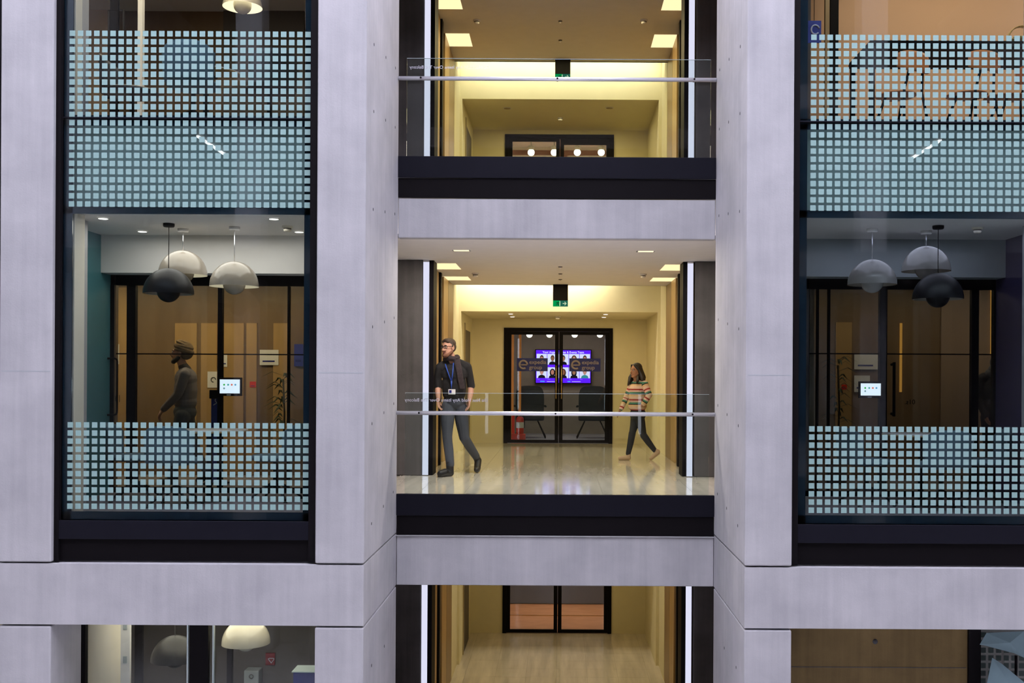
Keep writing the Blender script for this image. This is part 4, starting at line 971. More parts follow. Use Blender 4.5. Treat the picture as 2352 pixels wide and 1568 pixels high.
def plant(px, ytop, d, label, seed):
    rr = random.Random(seed); x = X(px, 950, d); H = Z(px, ytop, d)
    t = thing('potted_plant', label, 'plant', (x, d, 0.0), 'potted plants')
    MB().lathe([(0, .002), (.11, .002), (.14, .30), (.13, .30), (.12, .26), (0, .26)], (x, d, 0), 20).build('pot', GREYD, t)
    MB().tube([(x, d, .25), (x + .02, d, H * .6), (x, d, H * .92)], .012, 8).build('stem', pbr('bark', (0.03, .022, .012), .8) if 'bark' not in MATS else MATS['bark'], t)
    for i in range(46):
        z = .45 + (H - .5) * rr.random(); a = rr.random() * 2 * PI; L_ = .14 + .14 * rr.random(); w = .018
        dx, dy = math.cos(a), math.sin(a)
        v = [(x, d, z), (x + dx * L_ * .5 - dy * w, d + dy * L_ * .5 + dx * w, z + .05), (x + dx * L_, d + dy * L_, z - .02), (x + dx * L_ * .5 + dy * w, d + dy * L_ * .5 - dx * w, z + .05)]
        MB().add(v + [(p[0], p[1], p[2] - .002) for p in v], [(0, 1, 2, 3), (7, 6, 5, 4), (0, 4, 5, 1), (1, 5, 6, 2), (2, 6, 7, 3), (3, 7, 4, 0)]).build('leaf', LEAF, t)
plant(650, 850, 13.6, 'dark leafy potted plant at the right end of the left corridor', 3)
plant(1924, 815, 13.5, 'tall dark leafy plant in the right corridor beside the slim frames', 5)

# ground floor, left
GC = thing('round_column', 'beige round column on the ground floor', 'column', (X(232, 1500, 11.6), 11.75, ZG), kind='structure')
MB().lathe([(.20, 0), (.20, ZG * -1 - 1.03)], (X(232, 1500, 11.6), 11.75, ZG), 32).build('shaft', CREAM, GC)
t = thing('switch_panel', 'tall white panel with two grey switches on the ground floor', 'panel', (X(287, 1500, 11.3), 11.3, ZG))
MB().box(X(277, 1500, 11.3), X(298, 1500, 11.3), 11.3, 11.34, ZG, -1.04).build('panel_board', PAPER, t)
for y in (1436, 1513): MB().bbox(X(283, y, 11.3), X(292, y, 11.3), 11.29, 11.30, Z(287, y + 9, 11.3), Z(287, y - 7, 11.3), .002).build('switch', GREYW, t)
for (p0, p1, w) in ((268, 277, 'beside the round column'), (309, 326, 'right of the switch panel'), (521, 533, 'behind the cream lamp')):
    tag(MB().box(X(p0, 1500, 11.9), X(p1, 1500, 11.9), 11.9, 11.95, ZG, -1.04).build('black_post', BLACK), f'black post on the ground floor {w}', 'post')
t = thing('red_sign', 'dark red sign with a heart on the ground floor', 'sign', (X(621, 1513, 13.57), 13.57, Z(621, 1526, 13.57)))
MB().box(X(610, 1513, 13.57), X(631, 1513, 13.57), 13.57, 13.599, Z(621, 1527, 13.57), Z(621, 1500, 13.57)).build('panel', pbr('dark_red_print', (.22, .015, .02), .5), t)
c_ = at(623, 1515, 13.56); MB().tube([(c_.x + .035 * math.sin(q) ** 3, c_.y, c_.z + .03 * (math.cos(q) - .4 * math.cos(2 * q))) for q in [i * .33 for i in range(19)]], .005, 6).build('heart_mark', SIGNW, t)
t = thing('blue_counter', 'blue panelled counter at the lower edge of the ground floor window', 'counter', (X(697, 1560, 11.6), 11.6, ZG))
MB().bbox(X(673, 1560, 11.6), X(725, 1560, 11.6), 11.6, 11.8, ZG, Z(697, 1543, 11.6), .01).build('counter_body', SIGNBL, t)
MB().bbox(X(671, 1560, 11.6), X(727, 1560, 11.6), 11.57, 11.83, Z(697, 1543, 11.6), Z(697, 1540, 11.6), .004).build('counter_top', GEDGE, t)
t = thing('wall_cabinet', 'pale wall cabinet with round lock on the ground floor', 'cabinet', (X(576, 1560, 13.42), 13.42, Z(576, 1600, 13.42)))
MB().bbox(X(560, 1560, 13.42), X(594, 1560, 13.42), 13.42, 13.599, Z(576, 1600, 13.42), Z(576, 1540, 13.42), .01).build('cabinet_body', GREYW, t)
c_ = at(577, 1553, 13.41); MB().tube([(c_.x + .025 * math.cos(q), c_.y, c_.z + .025 * math.sin(q)) for q in [i * PI / 8 for i in range(16)]], .005, 6, closed=True).build('lock_ring', GREYD, t)
# ground floor lobby: strip on the back-room floor and small coil
tag(MB().box(-1.1, 1.0, 23.0, 23.03, -3.798, -3.785).build('floor_strip', BRASS), 'brass strip across the timber floor behind the lowest doors', 'strip')
t = thing('low_counter', 'grey blue counter front behind the lowest doors', 'counter', (0, 24.2, -3.8)); MB().bbox(-1.15, 1.1, 24.2, 24.7, -3.79, -2.7, .01).build('front_panel', pbr('slate_panel', (.10, .11, .13), .6), t)
MB().bbox(-1.2, 1.15, 24.15, 24.75, -2.7, -2.66, .006).build('counter_top', TABW, t)
# ---------------------------------------------------------------- people
class Fig:
    """a body grown from tapered limbs and rounded masses, fused into one continuous skin"""
    def __init__(s): s.p = []
    def cap(s, a, b, ra, rb, tag_, band=None):
        s.p.append(('c', Vector(a), Vector(b), ra, rb, tag_, band)); return s
    def chain(s, pts, rs, tag_):
        for i in range(len(pts) - 1): s.cap(pts[i], pts[i + 1], rs[i], rs[i + 1], tag_)
        return s
    def ell(s, c, r, tag_, ax=None, band=None):
        s.p.append(('e', Vector(c), Vector(r), ax or Matrix.Identity(3), 0, tag_, band)); return s
    def union(s):
        m = MB()
        for q in s.p:
            if q[0] == 'c':
                _, a, b, ra, rb, *_r = q
                L = (b - a).length
                t = (b - a).normalized() if L > 1e-6 else Vector((0, 0, 1))
                n = 6; pts = []; rr = []
                for i in range(n + 1):
                    th = PI / 2 * i / n; pts.append(a - t * ra * math.cos(th)); rr.append(max(1e-4, ra * math.sin(th)))
                for i in range(n + 1):
                    th = PI / 2 * i / n; pts.append(b + t * rb * math.sin(th)); rr.append(max(1e-4, rb * math.cos(th)))
                m.tube(pts, rr, 14)
            else:
                _, c, r, ax, *_r = q
                k = MB().sphere((0, 0, 0), 1.0, 10)
                m.add([c + ax @ Vector((v[0] * r.x, v[1] * r.y, v[2] * r.z)) for v in k.v], k.f, True)
        return m
    def sdf(s, P):
        out = []
        for q in s.p:
            if q[0] == 'c':
                a, b = np.array(q[1]), np.array(q[2]); ab = b - a
                t = np.clip(((P - a) @ ab) / max(1e-9, ab @ ab), 0, 1)
                d_ = np.linalg.norm(P - (a + t[:, None] * ab), axis=1) - (q[3] + (q[4] - q[3]) * t)
            else:
                ax = np.array(q[3]); l = (P - np.array(q[1])) @ ax; r = np.array(q[2])
                k = np.linalg.norm(l / r, axis=1); d_ = (k - 1) * r.min()
            out.append(d_)
        return np.array(out)
    def build(s, name, mats, parent=None, voxel=0.0065, smooth=4, bands=False):
        me = s.union().mesh(name)
        o = bpy.data.objects.new(name + '_tmp', me); COL.objects.link(o)
        r = o.modifiers.new('r', 'REMESH'); r.mode = 'VOXEL'; r.voxel_size = voxel; r.adaptivity = 0.0
        if smooth:
            k = o.modifiers.new('s', 'SMOOTH'); k.factor = 0.5; k.iterations = smooth
        dg = bpy.context.evaluated_depsgraph_get()
        out = bpy.data.meshes.new_from_object(o.evaluated_get(dg))
        bpy.data.objects.remove(o); bpy.data.meshes.remove(me)
        n = len(out.polygons)
        C = np.empty(n * 3); out.polygons.foreach_get('center', C); C = C.reshape(-1, 3)
        tags = [q[5] for q in s.p]; order = list(mats)
        idx = np.array([order.index(t) for t in tags])
        out.materials.clear()
        for t in order: out.materials.append(mats[t])
        near = s.sdf(C).argmin(0)
        out.polygons.foreach_set('material_index', idx[near].astype(np.int32))
        out.polygons.foreach_set('use_smooth', np.ones(n, bool))
        if bands:
            V = np.empty(len(out.vertices) * 3); out.vertices.foreach_get('co', V); V = V.reshape(-1, 3)
            nv = s.sdf(V).argmin(0); bv = np.zeros(len(V), np.float32)
            for i, q in enumerate(s.p):
                k = nv == i
                if not k.any(): continue
                if q[6] is None: bv[k] = -V[k, 2]
                else:
                    a, b = np.array(q[1]), np.array(q[2]); ab = b - a; L = np.linalg.norm(ab)
                    bv[k] = q[6] + ((V[k] - a) @ ab) / L
            at_ = out.attributes.new('band', 'FLOAT', 'POINT'); at_.data.foreach_set('value', bv)
        off = Vector(ORG.get(parent.name, (0, 0, 0))) if parent else Vector((0, 0, 0))
        if off.length > 0: out.transform(Matrix.Translation(-off))
        out.name = name
        ob = bpy.data.objects.new(name, out); COL.objects.link(ob)
        if parent: ob.parent = parent
        ORG[ob.name] = tuple(off); return ob
def frame(f, up=(0, 0, 1)):
    f = Vector(f).normalized(); r = f.cross(Vector(up)).normalized(); u = r.cross(f).normalized()
    return f, r, u
def head(F_, c, f, k=1.0, beard=None, lip='lip'):
    f, r, u = frame(f); c = Vector(c)
    ax = Matrix((r, f, u)).transposed()
    P = lambda a, b, d_: c + (r * a + f * b + u * d_) * k
    F_.ell(P(0, -.012, .035), (.074 * k, .093 * k, .082 * k), 'skin', ax)
    F_.ell(P(0, .022, -.03), (.061 * k, .072 * k, .082 * k), 'skin', ax)
    F_.ell(P(0, .062, -.098), (.030 * k, .030 * k, .024 * k), 'skin', ax)
    F_.cap(P(-.048, .0, -.055), P(-.018, .058, -.098), .024 * k, .022 * k, 'skin'); F_.cap(P(.048, .0, -.055), P(.018, .058, -.098), .024 * k, .022 * k, 'skin')
    F_.cap(P(0, .086, .014), P(0, .108, -.026), .009 * k, .014 * k, 'skin')
    F_.cap(P(-.014, .094, -.03), P(.014, .094, -.03), .009 * k, .009 * k, 'skin')
    F_.cap(P(-.036, .076, .028), P(.036, .076, .028), .013 * k, .013 * k, 'skin')
    F_.cap(P(-.017, .086, -.058), P(.017, .086, -.058), .008 * k, .008 * k, lip)
    for s in (-1, 1):
        F_.ell(P(s * .076, -.012, -.004), (.010 * k, .024 * k, .033 * k), 'skin', ax)
    if beard:
        F_.cap(P(-.056, .005, -.055), P(-.024, .066, -.102), .024 * k, .026 * k, beard); F_.cap(P(.056, .005, -.055), P(.024, .066, -.102), .024 * k, .026 * k, beard)
        F_.ell(P(0, .072, -.105), (.034 * k, .031 * k, .030 * k), beard, ax)
        F_.cap(P(-.026, .088, -.042), P(.026, .088, -.042), .009 * k, .009 * k, beard)
    return P
def hand(F_, w, d_, n, k=1.0, curl=0.5, thumb=1, tg='skin'):
    """palm, four unequal bent fingers and a thumb leaving the side of the palm; d_ points along the fingers, n out of the palm"""
    d_ = Vector(d_).normalized(); n = Vector(n); n = (n - d_ * n.dot(d_)).normalized(); s = d_.cross(n).normalized() * thumb
    w = Vector(w)
    for i, o in enumerate((-.027, -.009, .009, .027)):
        kn = w + d_ * (.078 - abs(o) * .25) * k + s * o * k
        F_.cap(w + s * o * .6 * k + d_ * .012 * k, kn, .0145 * k, .012 * k, tg)
        L = (.058, .072, .078, .068)[i] * k
        b = (d_ * math.cos(curl) + n * math.sin(curl)); m = kn + b * L * .5
        b2 = (d_ * math.cos(curl * 2) + n * math.sin(curl * 2))
        F_.cap(kn, m, .0100 * k, .0092 * k, tg); F_.cap(m, m + b2 * L * .5, .0092 * k, .0078 * k, tg)
    t0 = w + d_ * .022 * k + s * .024 * k; t1 = t0 + (d_ * .7 + s * .75 + n * .2).normalized() * .038 * k
    F_.cap(t0, t1, .0135 * k, .0110 * k, tg); F_.cap(t1, t1 + (d_ * .95 + s * .2 + n * .25).normalized() * .032 * k, .0105 * k, .0085 * k, tg)
def eyes(P, parent, k=1.0):
    for s in (-1, 1):
        c = P(s * .031, .080, .012); MB().sphere(c, .0115 * k, 8).build('eye', EYEW, parent)
        c2 = P(s * .031, .0875, .012); MB().sphere(c2, .0065 * k, 8).build('iris', EYED, parent)
        a, b = P(s * .014, .092, .032), P(s * .05, .080, .034)
        MB().tube([a, (a + b) / 2 + Vector((0, 0, .004)), b], [.003, .005, .003], 6).build('eyebrow', HAIRM, parent)
EYEW = pbr('eye_white', (.55, .52, .5), .3); EYED = pbr('eye_dark', (.02, .012, .01), .2)
HAIRM = pbr('brown_hair', (.045, .026, .016), .6, var=.4, scale=(80, 80, 30)); HAIRB = pbr('black_hair', (.008, .006, .006), .45, var=.5, scale=(90, 90, 12))
SKM = pbr('fair_skin', (.52, .27, .18), .55, var=.04); SKW = pbr('tan_skin', (.34, .16, .085), .55, var=.04); SKT_ = pbr('warm_skin', (.40, .20, .12), .55, var=.04)
LIPM = pbr('lip', (.42, .16, .13), .5); BEARD = pbr('ginger_brown_beard', (.16, .065, .035), .8, var=.4, scale=(120, 120, 120)); BEARDB = pbr('black_beard', (.02, .014, .012), .8)
SWB = pbr('black_knit', (.010, .009, .010), .9, var=.2, scale=(40, 40, 40)); TRO = pbr('navy_grey_trouser', (.045, .05, .065), .85); BOOT = pbr('black_boot', (.012, .010, .011), .5)
JEAN = pbr('black_jean', (.010, .012, .018), .8); CANV = pbr('beige_canvas', (.50, .36, .24), .8); SOLE = pbr('pale_sole', (.55, .48, .38), .7)
def floorz(p, z): return Vector((p[0], p[1], z))

# --- man in the dark sweater
man = thing('person', 'bearded man in black sweater, scarf, glasses and blue lanyard walking across the lobby', 'person', (X(1040, 1000, 14.4), 14.4, 0.0))
B = Fig()
hp = at(1043, 926, 14.45); B.ell(at(1043, 888, 14.435), (.166, .112, .25), 'sweater')
B.ell(hp + Vector((0, 0, .02)), (.152, .108, .12), 'trouser'); B.ell(at(1043, 903, 14.44), (.158, .108, .12), 'sweater'); B.ell(at(1043, 880, 14.43), (.165, .112, .16), 'sweater')
B.ell(at(1043, 858, 14.42), (.175, .115, .15), 'sweater')
B.cap(at(1015, 844, 14.42), at(1070, 843, 14.44), .058, .058, 'sweater'); B.cap(at(1036, 829, 14.43), at(1011, 841, 14.42), .056, .052, 'sweater'); B.cap(at(1042, 828, 14.43), at(1073, 840, 14.44), .056, .052, 'sweater')
B.cap(at(1038, 829, 14.42), at(1034, 813, 14.40), .058, .054, 'skin')
# arms: sleeves pushed up to the elbow
B.chain([at(1010, 844, 14.42), at(1006, 867, 14.45), at(1006, 888, 14.45)], [.057, .052, .053], 'sweater')
wl_ = at(1007, 918, 14.36); B.chain([at(1006, 888, 14.45), at(1006, 902, 14.40), wl_], [.041, .040, .028], 'skin'); hand(B, wl_, (.05, -.15, -1), (.9, -.3, 0), 1.0, .35, -1)
B.chain([at(1074, 843, 14.44), at(1079, 866, 14.48), at(1082, 886, 14.50)], [.057, .053, .054], 'sweater')
wr_ = at(1078, 920, 14.42); B.chain([at(1081.5, 886, 14.50), at(1081, 902, 14.47), wr_], [.042, .040, .029], 'skin'); hand(B, wr_, (-.08, -.1, -1), (-.9, -.35, 0), 1.0, .35, 1)
# legs
kL = at(1027, 1003, 14.34); aL = floorz(at(1033, 1075, 14.22), .10)
B.chain([at(1030, 934, 14.44), at(1028, 968, 14.38), kL], [.098, .088, .066], 'trouser'); B.chain([kL, at(1031, 1035, 14.30), floorz(at(1034, 1070, 14.22), .16)], [.066, .064, .056], 'trouser')
kR = at(1066, 1004, 14.52); aR = at(1093, 1047, 14.88)
B.chain([at(1057, 934, 14.48), at(1061, 968, 14.5), kR], [.098, .090, .068], 'trouser'); B.chain([kR, at(1080, 1027, 14.7), aR], [.068, .064, .055], 'trouser')
fz = .052
B.cap(floorz(aL, .17), floorz(at(1034, 1080, 14.22), .06), .052, .05, 'boot'); B.cap(floorz(at(1035, 1090, 14.22), .045), floorz(at(1011, 1090, 14.10), .042), .045, .042, 'boot'); B.cap(floorz(at(1035, 1090, 14.22), .022), floorz(at(1008, 1090, 14.09), .02), .022, .02, 'boot'); B.cap(floorz(at(1022, 1090, 14.15), .06), floorz(at(1012, 1090, 14.10), .045), .05, .045, 'boot')
tR = floorz(at(1096, 1083, 14.80), .045)
B.cap(aR, at(1097, 1056, 14.92), .05, .05, 'boot'); B.cap(at(1098, 1057, 14.92), tR, .05, .045, 'boot'); B.cap(tR, tR + Vector((-.004, -.06, -.003)), .045, .038, 'boot')
hc = at(1030, 798.5, 14.38); fm = (-.62, -.78, -.06)
PM = head(B, hc, fm, 1.0, 'beard')
B.build('body', {'skin': SKM, 'lip': LIPM, 'beard': BEARD, 'sweater': SWB, 'trouser': TRO, 'boot': BOOT}, man, .006, 3)
eyes(PM, man)
h = Fig(); f_, r_, u_ = frame(fm); axm = Matrix((r_, f_, u_)).transposed()
h.ell(PM(0, -.028, .058), (.079, .092, .072), 'h', axm); h.ell(PM(0, -.058, .01), (.074, .058, .075), 'h', axm); h.cap(PM(-.04, .045, .085), PM(.04, .045, .085), .024, .024, 'h'); h.ell(PM(0, .02, .095), (.058, .055, .034), 'h', axm)
for s in (-1, 1): h.cap(PM(s * .072, -.005, .03), PM(s * .072, .0, -.0), .014, .008, 'h')
h.build('hair', {'h': HAIRM}, man, .006, 2)
for s in (-1, 1):
    g_ = [PM(s * .034 + a, .104 - abs(s * .034 + a) * .28, .012 + b) for a, b in ((-.027, -.014), (-.027, .012), (-.02, .018), (.02, .018), (.027, .012), (.027, -.012), (.018, -.02), (-.018, -.02))]
    MB().tube(g_, .0032, 6, closed=True).build('glasses_rim', BLACK, man)
    MB().tube([PM(s * .062, .088, .018), PM(s * .082, .05, .018), PM(s * .082, -.01, .012)], .003, 6).build('glasses_temple', BLACK, man)
MB().tube([PM(-.008, .104, .02), PM(.008, .104, .02)], .003, 6).build('glasses_bridge', BLACK, man)
sc = Fig(); nc = at(1037, 823, 14.42)
for i in range(12):
    a0, a1 = 2 * PI * i / 12, 2 * PI * (i + 1) / 12
    q = lambda a: nc + Vector((.082 * math.cos(a), .075 * math.sin(a), .012 * math.cos(a) + .012 * math.sin(2 * a)))
    sc.cap(q(a0), q(a1), .036, .036, 'w')
for j in (-.022, 0, .022):
    sc.chain([at(1049, 826, 14.33) + Vector((j, 0, 0)), at(1054, 848, 14.285) + Vector((j, 0, 0)), at(1058, 872, 14.28) + Vector((j, 0, 0)), at(1062, 891, 14.285) + Vector((j, 0, 0))], [.024, .020, .018, .017], 'w')
sc.build('scarf', {'w': pbr('plum_black_scarf', (.030, .020, .022), .95, var=.4, scale=(50, 50, 50))}, man, .007, 2)
LAN = pbr('blue_lanyard', (.02, .07, .38), .6, var=.5, scale=(90, 90, 90))
for pts in ([(1022.5, 836), (1029, 855), (1036, 874)], [(1041.5, 833), (1040, 855), (1037.5, 874)]):
    ds_ = (14.325, 14.285, 14.285)
    MB().tube([at(a, b, dd) for (a, b), dd in zip(pts, ds_)], .008, 6).build('lanyard_strap', LAN, man)
MB().tube([at(1037, 874, 14.28), at(1036.8, 885, 14.285), at(1037, 893, 14.29)], [.012, .009, .005], 6).build('lanyard_clip', LAN, man)
c_ = at(1038, 899.5, 14.285); 
MB().bbox(c_.x - .047, c_.x + .047, 14.275, 14.281, c_.z - .034, c_.z + .034, .002).build('badge', PAPER, man); MB().box(c_.x - .036, c_.x - .004, 14.272, 14.274, c_.z - .02, c_.z + .022).build('badge_photo', SIGNB, man)

# --- woman in the striped sweater
wom = thing('person', 'dark-haired woman in a striped knit sweater and black jeans walking left', 'person', (X(1463, 1000, 17.2), 17.2, 0.0))
B = Fig(); D = 17.2
B.ell(at(1465, 951, D), (.135, .135, .11), 'jean'); B.ell(at(1464, 932, D), (.152, .145, .10), 'stripe'); B.ell(at(1465, 912, D), (.145, .135, .14), 'stripe'); B.ell(at(1466, 893, D), (.142, .15, .125), 'stripe')
B.ell(at(1465, 913, D), (.148, .139, .19), 'stripe'); B.cap(at(1452, 881, 17.30), at(1481, 882, 17.09), .058, .06, 'stripe'); B.cap(at(1462, 874, D), at(1460, 863, 17.18), .045, .043, 'skin')
b0 = -at(1481, 882, 17.08).z
e1, w1 = at(1491, 907, 17.02), at(1479, 926, 17.03)
B.cap(at(1482, 884, 17.07), e1, .058, .050, 'stripe', b0); B.cap(e1, w1, .050, .044, 'stripe', b0 + .19); B.cap(w1, w1 + Vector((-.03, .01, -.03)), .03, .026, 'skin')
e2, w2 = at(1438, 914, 17.28), at(1427, 938, 17.22)
B.cap(at(1451, 884, 17.28), e2, .055, .046, 'stripe', b0); B.cap(e2, w2, .046, .038, 'stripe', b0 + .24); B.cap(w2, w2 + Vector((-.02, 0, -.03)), .026, .024, 'skin')
hand(B, w2 + Vector((-.012, 0, -.02)), (-.55, -.1, -.8), (.8, -.3, -.5), .92, .3, 1)
B.chain([at(1460, 957, 17.24), at(1457, 975, 17.22), at(1452, 995, 17.17)], [.082, .070, .052], 'jean'); B.chain([at(1452, 995, 17.17), at(1448, 1018, 17.17), floorz(at(1443, 1040, 17.16), .11)], [.058, .052, .04], 'jean')
B.chain([at(1469, 957, 17.14), at(1473, 977, 17.14), at(1478, 999, 17.15)], [.082, .070, .052], 'jean'); kk = at(1503, 1033, 17.2); B.chain([at(1478, 999, 17.15), at(1490, 1016, 17.18), kk], [.058, .052, .04], 'jean')
B.cap(floorz(at(1444, 1040, 17.16), .09), floorz(at(1443, 1050, 17.16), .05), .035, .038, 'shoe'); B.cap(floorz(at(1444, 1050, 17.16), .042), floorz(at(1424, 1050, 17.14), .034), .038, .032, 'shoe'); B.cap(floorz(at(1444, 1050, 17.16), .016), floorz(at(1422, 1050, 17.14), .016), .016, .016, 'sole')
t2 = floorz(at(1495, 1055, 17.2), .03); h2 = at(1511, 1037, 17.2)
B.cap(kk, h2, .036, .036, 'shoe'); B.cap(h2, t2, .038, .03, 'shoe'); B.cap(h2 + Vector((.022, 0, -.03)), t2 + Vector((.02, 0, -.012)), .014, .014, 'sole')
fw_ = (-.80, -.58, -.04); hc = at(1460, 851, 17.17)
PW = head(B, hc, fw_, .93)
# stripes of the knit
m_, nt, out = new_mat('striped_knit')
bs_ = nt.nodes.new('ShaderNodeBsdfPrincipled'); bs_.inputs['Roughness'].default_value = .95
an = nt.nodes.new('ShaderNodeAttribute'); an.attribute_name = 'band'
mu = nt.nodes.new('ShaderNodeMath'); mu.operation = 'MULTIPLY'; mu.inputs[1].default_value = 1 / .165
fr = nt.nodes.new('ShaderNodeMath'); fr.operation = 'FRACT'
rp = nt.nodes.new('ShaderNodeValToRGB'); rp.color_ramp.interpolation = 'CONSTANT'
stops = [(0.0, (.66, .48, .38)), (.26, (.30, .03, .025)), (.40, (.64, .44, .38)), (.58, (.05, .20, .14)), (.72, (.015, .012, .014)), (.82, (.62, .42, .24))]
while len(rp.color_ramp.elements) < len(stops): rp.color_ramp.elements.new(.5)
for e, (p_, c) in zip(rp.color_ramp.elements, stops): e.position = p_; e.color = (*c, 1)
ad = nt.nodes.new('ShaderNodeMath'); ad.operation = 'ADD'; ad.inputs[1].default_value = 20.0
nt.links.new(an.outputs['Fac'], ad.inputs[0]); nt.links.new(ad.outputs[0], mu.inputs[0]); nt.links.new(mu.outputs[0], fr.inputs[0]); nt.links.new(fr.outputs[0], rp.inputs[0]); nt.links.new(rp.outputs[0], bs_.inputs['Base Color']); nt.links.new(bs_.outputs[0], out.inputs[0])
B.build('body', {'skin': SKW, 'lip': LIPM, 'stripe': m_, 'jean': JEAN, 'shoe': CANV, 'sole': SOLE}, wom, .006, 3, bands=True)
eyes(PW, wom, .93)
h = Fig(); f_, r_, u_ = frame(fw_); axm = Matrix((r_, f_, u_)).transposed()
h.ell(PW(0, -.032, .055), (.083, .090, .078), 'h', axm); h.ell(PW(0, -.06, -.01), (.088, .07, .11), 'h', axm)
h.chain([PW(.04, .05, .095), PW(.082, .01, .03), PW(.098, -.01, -.05), PW(.118, .025, -.12), PW(.108, .055, -.19), PW(.12, .08, -.25)], [.018, .024, .030, .034, .030, .012], 'h'); h.chain([PW(-.04, .05, .095), PW(-.082, .01, .03)], [.018, .024], 'h'); h.chain([PW(.09, -.03, -.04), PW(.12, -.02, -.15), PW(.125, .0, -.26)], [.035, .04, .018], 'h')
h.chain([PW(-.075, .0, .05), PW(-.095, -.03, -.05), PW(-.125, -.04, -.13), PW(-.125, -.075, -.20), PW(-.155, -.085, -.27)], [.024, .032, .038, .032, .010], 'h'); h.chain([PW(-.09, .03, -.10), PW(-.11, .05, -.16), PW(-.10, .07, -.22)], [.02, .024, .01], 'h'); h.chain([PW(0, -.10, 0), PW(-.03, -.125, -.12), PW(-.06, -.13, -.24)], [.05, .055, .02], 'h')
h.chain([PW(.05, -.09, -.02), PW(.06, -.11, -.14), PW(.08, -.09, -.27)], [.05, .05, .016], 'h')
h.build('hair', {'h': HAIRB}, wom, .006, 2)

# --- man in a turban seen through the left meeting room
tur = thing('person', 'man in an olive turban and grey shirt walking past the left meeting room', 'person', (X(424, 1000, 13.0), 13.0, 0.0))
B = Fig(); D = 13.0
B.ell(at(425, 946, D), (.135, .14, .12), 'trouser'); B.ell(at(426, 922, D), (.135, .135, .13), 'shirt'); B.ell(at(427, 896, D), (.135, .14, .15), 'shirt'); B.ell(at(427, 870, D), (.13, .16, .14), 'shirt')
B.ell(at(426.5, 897, D), (.136, .145, .27), 'shirt'); B.cap(at(426, 856, D - .15), at(426, 856, D + .15), .065, .065, 'shirt'); B.cap(at(424, 849, D), at(417, 832, D), .06, .052, 'skin'); B.cap(at(427, 850, D), at(421, 842, D), .068, .06, 'collar')
s_, e_, w_ = at(424, 860, D - .19), at(409, 905, D - .2), at(377, 938, D - .2)
B.cap(s_, e_, .066, .055, 'shirt'); B.cap(e_, w_, .055, .042, 'shirt'); B.cap(w_, w_ + (w_ - e_).normalized() * .04, .03, .028, 'skin'); hand(B, w_ + (w_ - e_).normalized() * .03, (w_ - e_) + Vector((0, 0, -.1)), (.6, 0, -.8), 1.0, .5, 1)
s_, e_, w_ = at(428, 860, D + .19), at(440, 905, D + .2), at(438, 940, D + .2)
B.cap(s_, e_, .066, .055, 'shirt'); B.cap(e_, w_, .055, .042, 'shirt'); hand(B, w_, (-.1, 0, -1), (-.8, 0, 0), 1.0, .5, -1)
B.chain([at(420, 955, D - .08), at(408, 1000, D - .08), at(402, 1035, D - .08)], [.095, .085, .065], 'trouser'); B.chain([at(402, 1035, D - .08), floorz(at(394, 1090, D - .08), .11)], [.065, .05], 'trouser'); B.cap(floorz(at(394, 1100, D - .08), .045), floorz(at(370, 1105, D - .08), .04), .045, .04, 'shoe')
B.chain([at(428, 955, D + .08), at(438, 1000, D + .08), at(448, 1035, D + .08)], [.095, .085, .065], 'trouser'); B.chain([at(448, 1035, D + .08), floorz(at(474, 1082, D + .08), .15)], [.065, .05], 'trouser'); B.cap(floorz(at(476, 1095, D + .08), .09), floorz(at(457, 1105, D + .08), .042), .045, .042, 'shoe')
hc = at(414, 811, D); ft = (-1, -.12, .05); PT = head(B, hc, ft, 1.0, 'beard')
B.build('body', {'skin': SKT_, 'lip': LIPM, 'beard': BEARDB, 'shirt': pbr('grey_shirt', (.16, .14, .15), .9), 'collar': pbr('dark_collar', (.05, .04, .035), .9), 'trouser': TRO, 'shoe': BOOT}, tur, .0065, 3)
eyes(PT, tur)
h = Fig(); f_, r_, u_ = frame(ft); axm = Matrix((r_, f_, u_)).transposed()
h.ell(PT(0, -.040, .062), (.095, .112, .092), 't', axm); h.ell(PT(0, -.070, .01), (.094, .085, .085), 't', axm)
for i in range(5):
    ri = (.094, .094, .088, .074, .05)[i]; pts = [PT(ri * math.cos(a), -.042 + ri * 1.14 * math.sin(a), .030 + .027 * i + .034 * math.sin(a) * (1 if i % 2 else .55)) for a in [2 * PI * k / 14 for k in range(15)]]
    for a, b in zip(pts[:-1], pts[1:]): h.cap(a, b, .015, .015, 't')
h.build('turban', {'t': pbr('olive_turban', (.14, .085, .035), .9, var=.3, scale=(30, 30, 60))}, tur, .0065, 2)

# --- dark figure behind the right partition
fig = thing('person', 'dark coated figure with grey hood standing at the violet wall edge', 'person', (X(2288, 1000, 13.3), 13.3, 0.0))
B = Fig(); D = 13.3; c0 = at(2288, 900, D)
def q_(dx, z, dy=0): return Vector((c0.x + dx, D + dy, z))
B.ell(q_(0, .95), (.19, .15, .22), 'coat'); B.ell(q_(0, 1.2), (.19, .14, .22), 'coat'); B.cap(q_(-.15, 1.34), q_(.15, 1.34), .07, .07, 'coat')
B.cap(q_(0, 1.36), q_(0, 1.45, -.03), .06, .055, 'skin')
for s in (-1, 1):
    B.chain([q_(s * .19, 1.33), q_(s * .22, 1.08), q_(s * .17, .88, -.1)], [.06, .052, .042], 'coat'); hand(B, q_(s * .17, .87, -.1), (-s * .3, -.3, -1), (-s, 0, 0), 1.0, .5, s)
    B.chain([q_(s * .09, .85), q_(s * .09, .48, -.02), q_(s * .1, .1, .03)], [.10, .068, .048], 'trouser'); B.cap(q_(s * .1, .045, .04), q_(s * .11, .042, -.13), .045, .04, 'shoe')
PH = head(B, q_(0, 1.51, -.03), (.3, .95, -.1), .92)
B.build('body', {'skin': SKW, 'lip': LIPM, 'coat': SWB, 'trouser': JEAN, 'shoe': BOOT}, fig, .0075, 3)
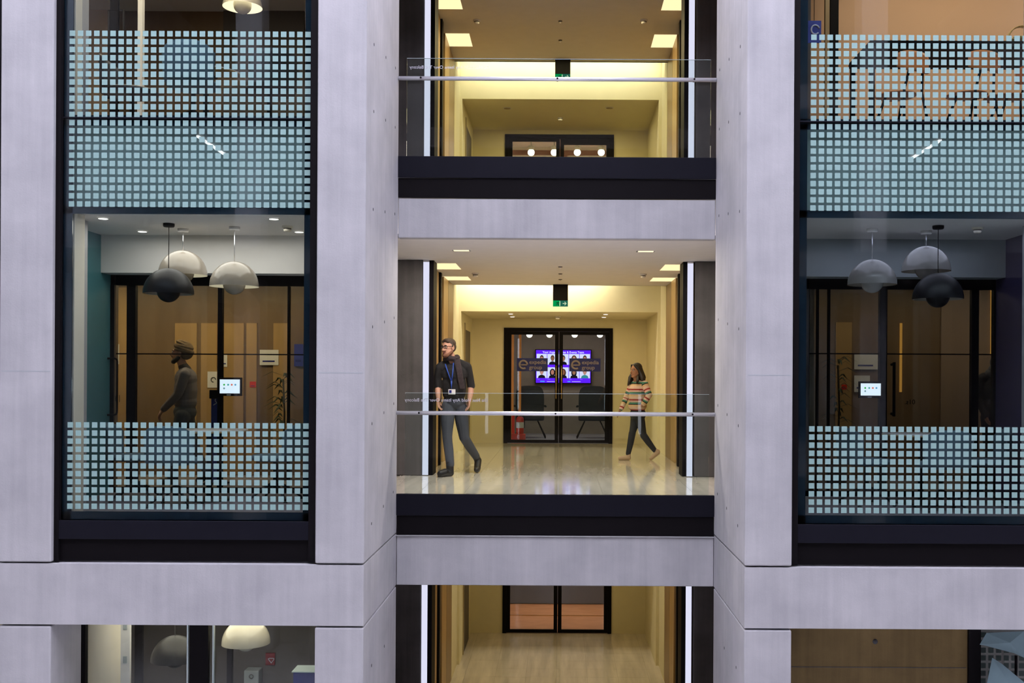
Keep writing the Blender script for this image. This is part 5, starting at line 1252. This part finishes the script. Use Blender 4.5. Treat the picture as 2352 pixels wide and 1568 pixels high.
h = Fig(); h.ell(q_(0, 1.535, -.05), (.095, .105, .095), 'h'); h.ell(q_(0, 1.45, -.06), (.12, .10, .08), 'h'); h.cap(q_(-.1, 1.40, -.04), q_(.1, 1.40, -.04), .055, .055, 'h')
h.build('hood', {'h': pbr('grey_hood', (.10, .10, .105), .95)}, fig, .0075, 2)
# ---------------------------------------------------------------- the photographer's side of the atrium (seen only as reflections)
o = MB().box(-14, 14, -9, 0.6, -0.45, -0.001).box(-14, 14, -9, -0.5, 3.3, 3.78).box(-14, 14, -9, -1.2, 6.72, 7.2).box(-14, 14, -9, -1.2, 10.4, 10.8)
struct('floor', o, GREYD, 'floor slabs of the opposite side of the atrium')
struct('wall_opposite', MB().box(-14, 14, -9.1, -9, -4.6, 10.6), GREYD, 'dark back wall on the opposite side of the atrium', 'wall')
for x in (-6.42, 6.42):
    struct('concrete_column', MB().bbox(x - 0.27, x + 0.27, -2.3, -1.75, -4.6, 10.4, 0.01), CONC, 'concrete column on the opposite side of the atrium, ' + ('left' if x < 0 else 'right'), 'column')
for x in (-8.15, 8.5):
    k = thing('linear_light', 'slim white ceiling light on the opposite side, ' + ('left' if x < 0 else 'right'), 'ceiling light', (x, -4.8, 6.7), 'slim ceiling lights opposite')
    MB().box(x - 0.03, x + 0.03, -5.8, -3.8, 6.66, 6.70).build('tube', emit('linear_tube', (1, 1, 1), 22.0) if x < 0 else MATS['linear_tube'], k)
struct('floor', MB().box(-14, 14, -9, 10.6, -4.7, -4.6), WHITE, 'atrium floor far below')
for sx, sn in ((-1, 'left'), (1, 'right')):
    struct('wall_light_block', MB().box(sx * 9.6, sx * 9.8, -9, 10.4, -4.6, 10.6), CONC, f'pale concrete end wall of the atrium on the {sn}, outside the picture', 'wall')  # added unseen walls, cut the side light on the front concrete
for x in (-1.70, 1.86):
    k = thing('light_strip', 'white vertical light strip behind the photographer, ' + ('left' if x < 0 else 'right'), 'light strip', (x, -0.9, 0.0), 'vertical light strips opposite')
    MB().box(x - 0.035, x + 0.035, -0.9, -0.88, 0.01, 2.9).build('diffuser', emit('led_strip_opposite', (0.86, 0.88, 1.0), 5.0) if x < 0 else MATS['led_strip_opposite'], k)
    MB().box(x - 0.04, x + 0.04, -0.96, -0.902, 0.002, 2.95).build('channel', STEEL, k)
# only the broad emitters are sampled as lamps
for m in bpy.data.materials:
    m.cycles.emission_sampling = 'AUTO' if m.name in ('led_strip', 'coffer_panel', 'screen_purple', 'led_strip_opposite') else 'NONE'
SC.cycles.use_light_tree = False
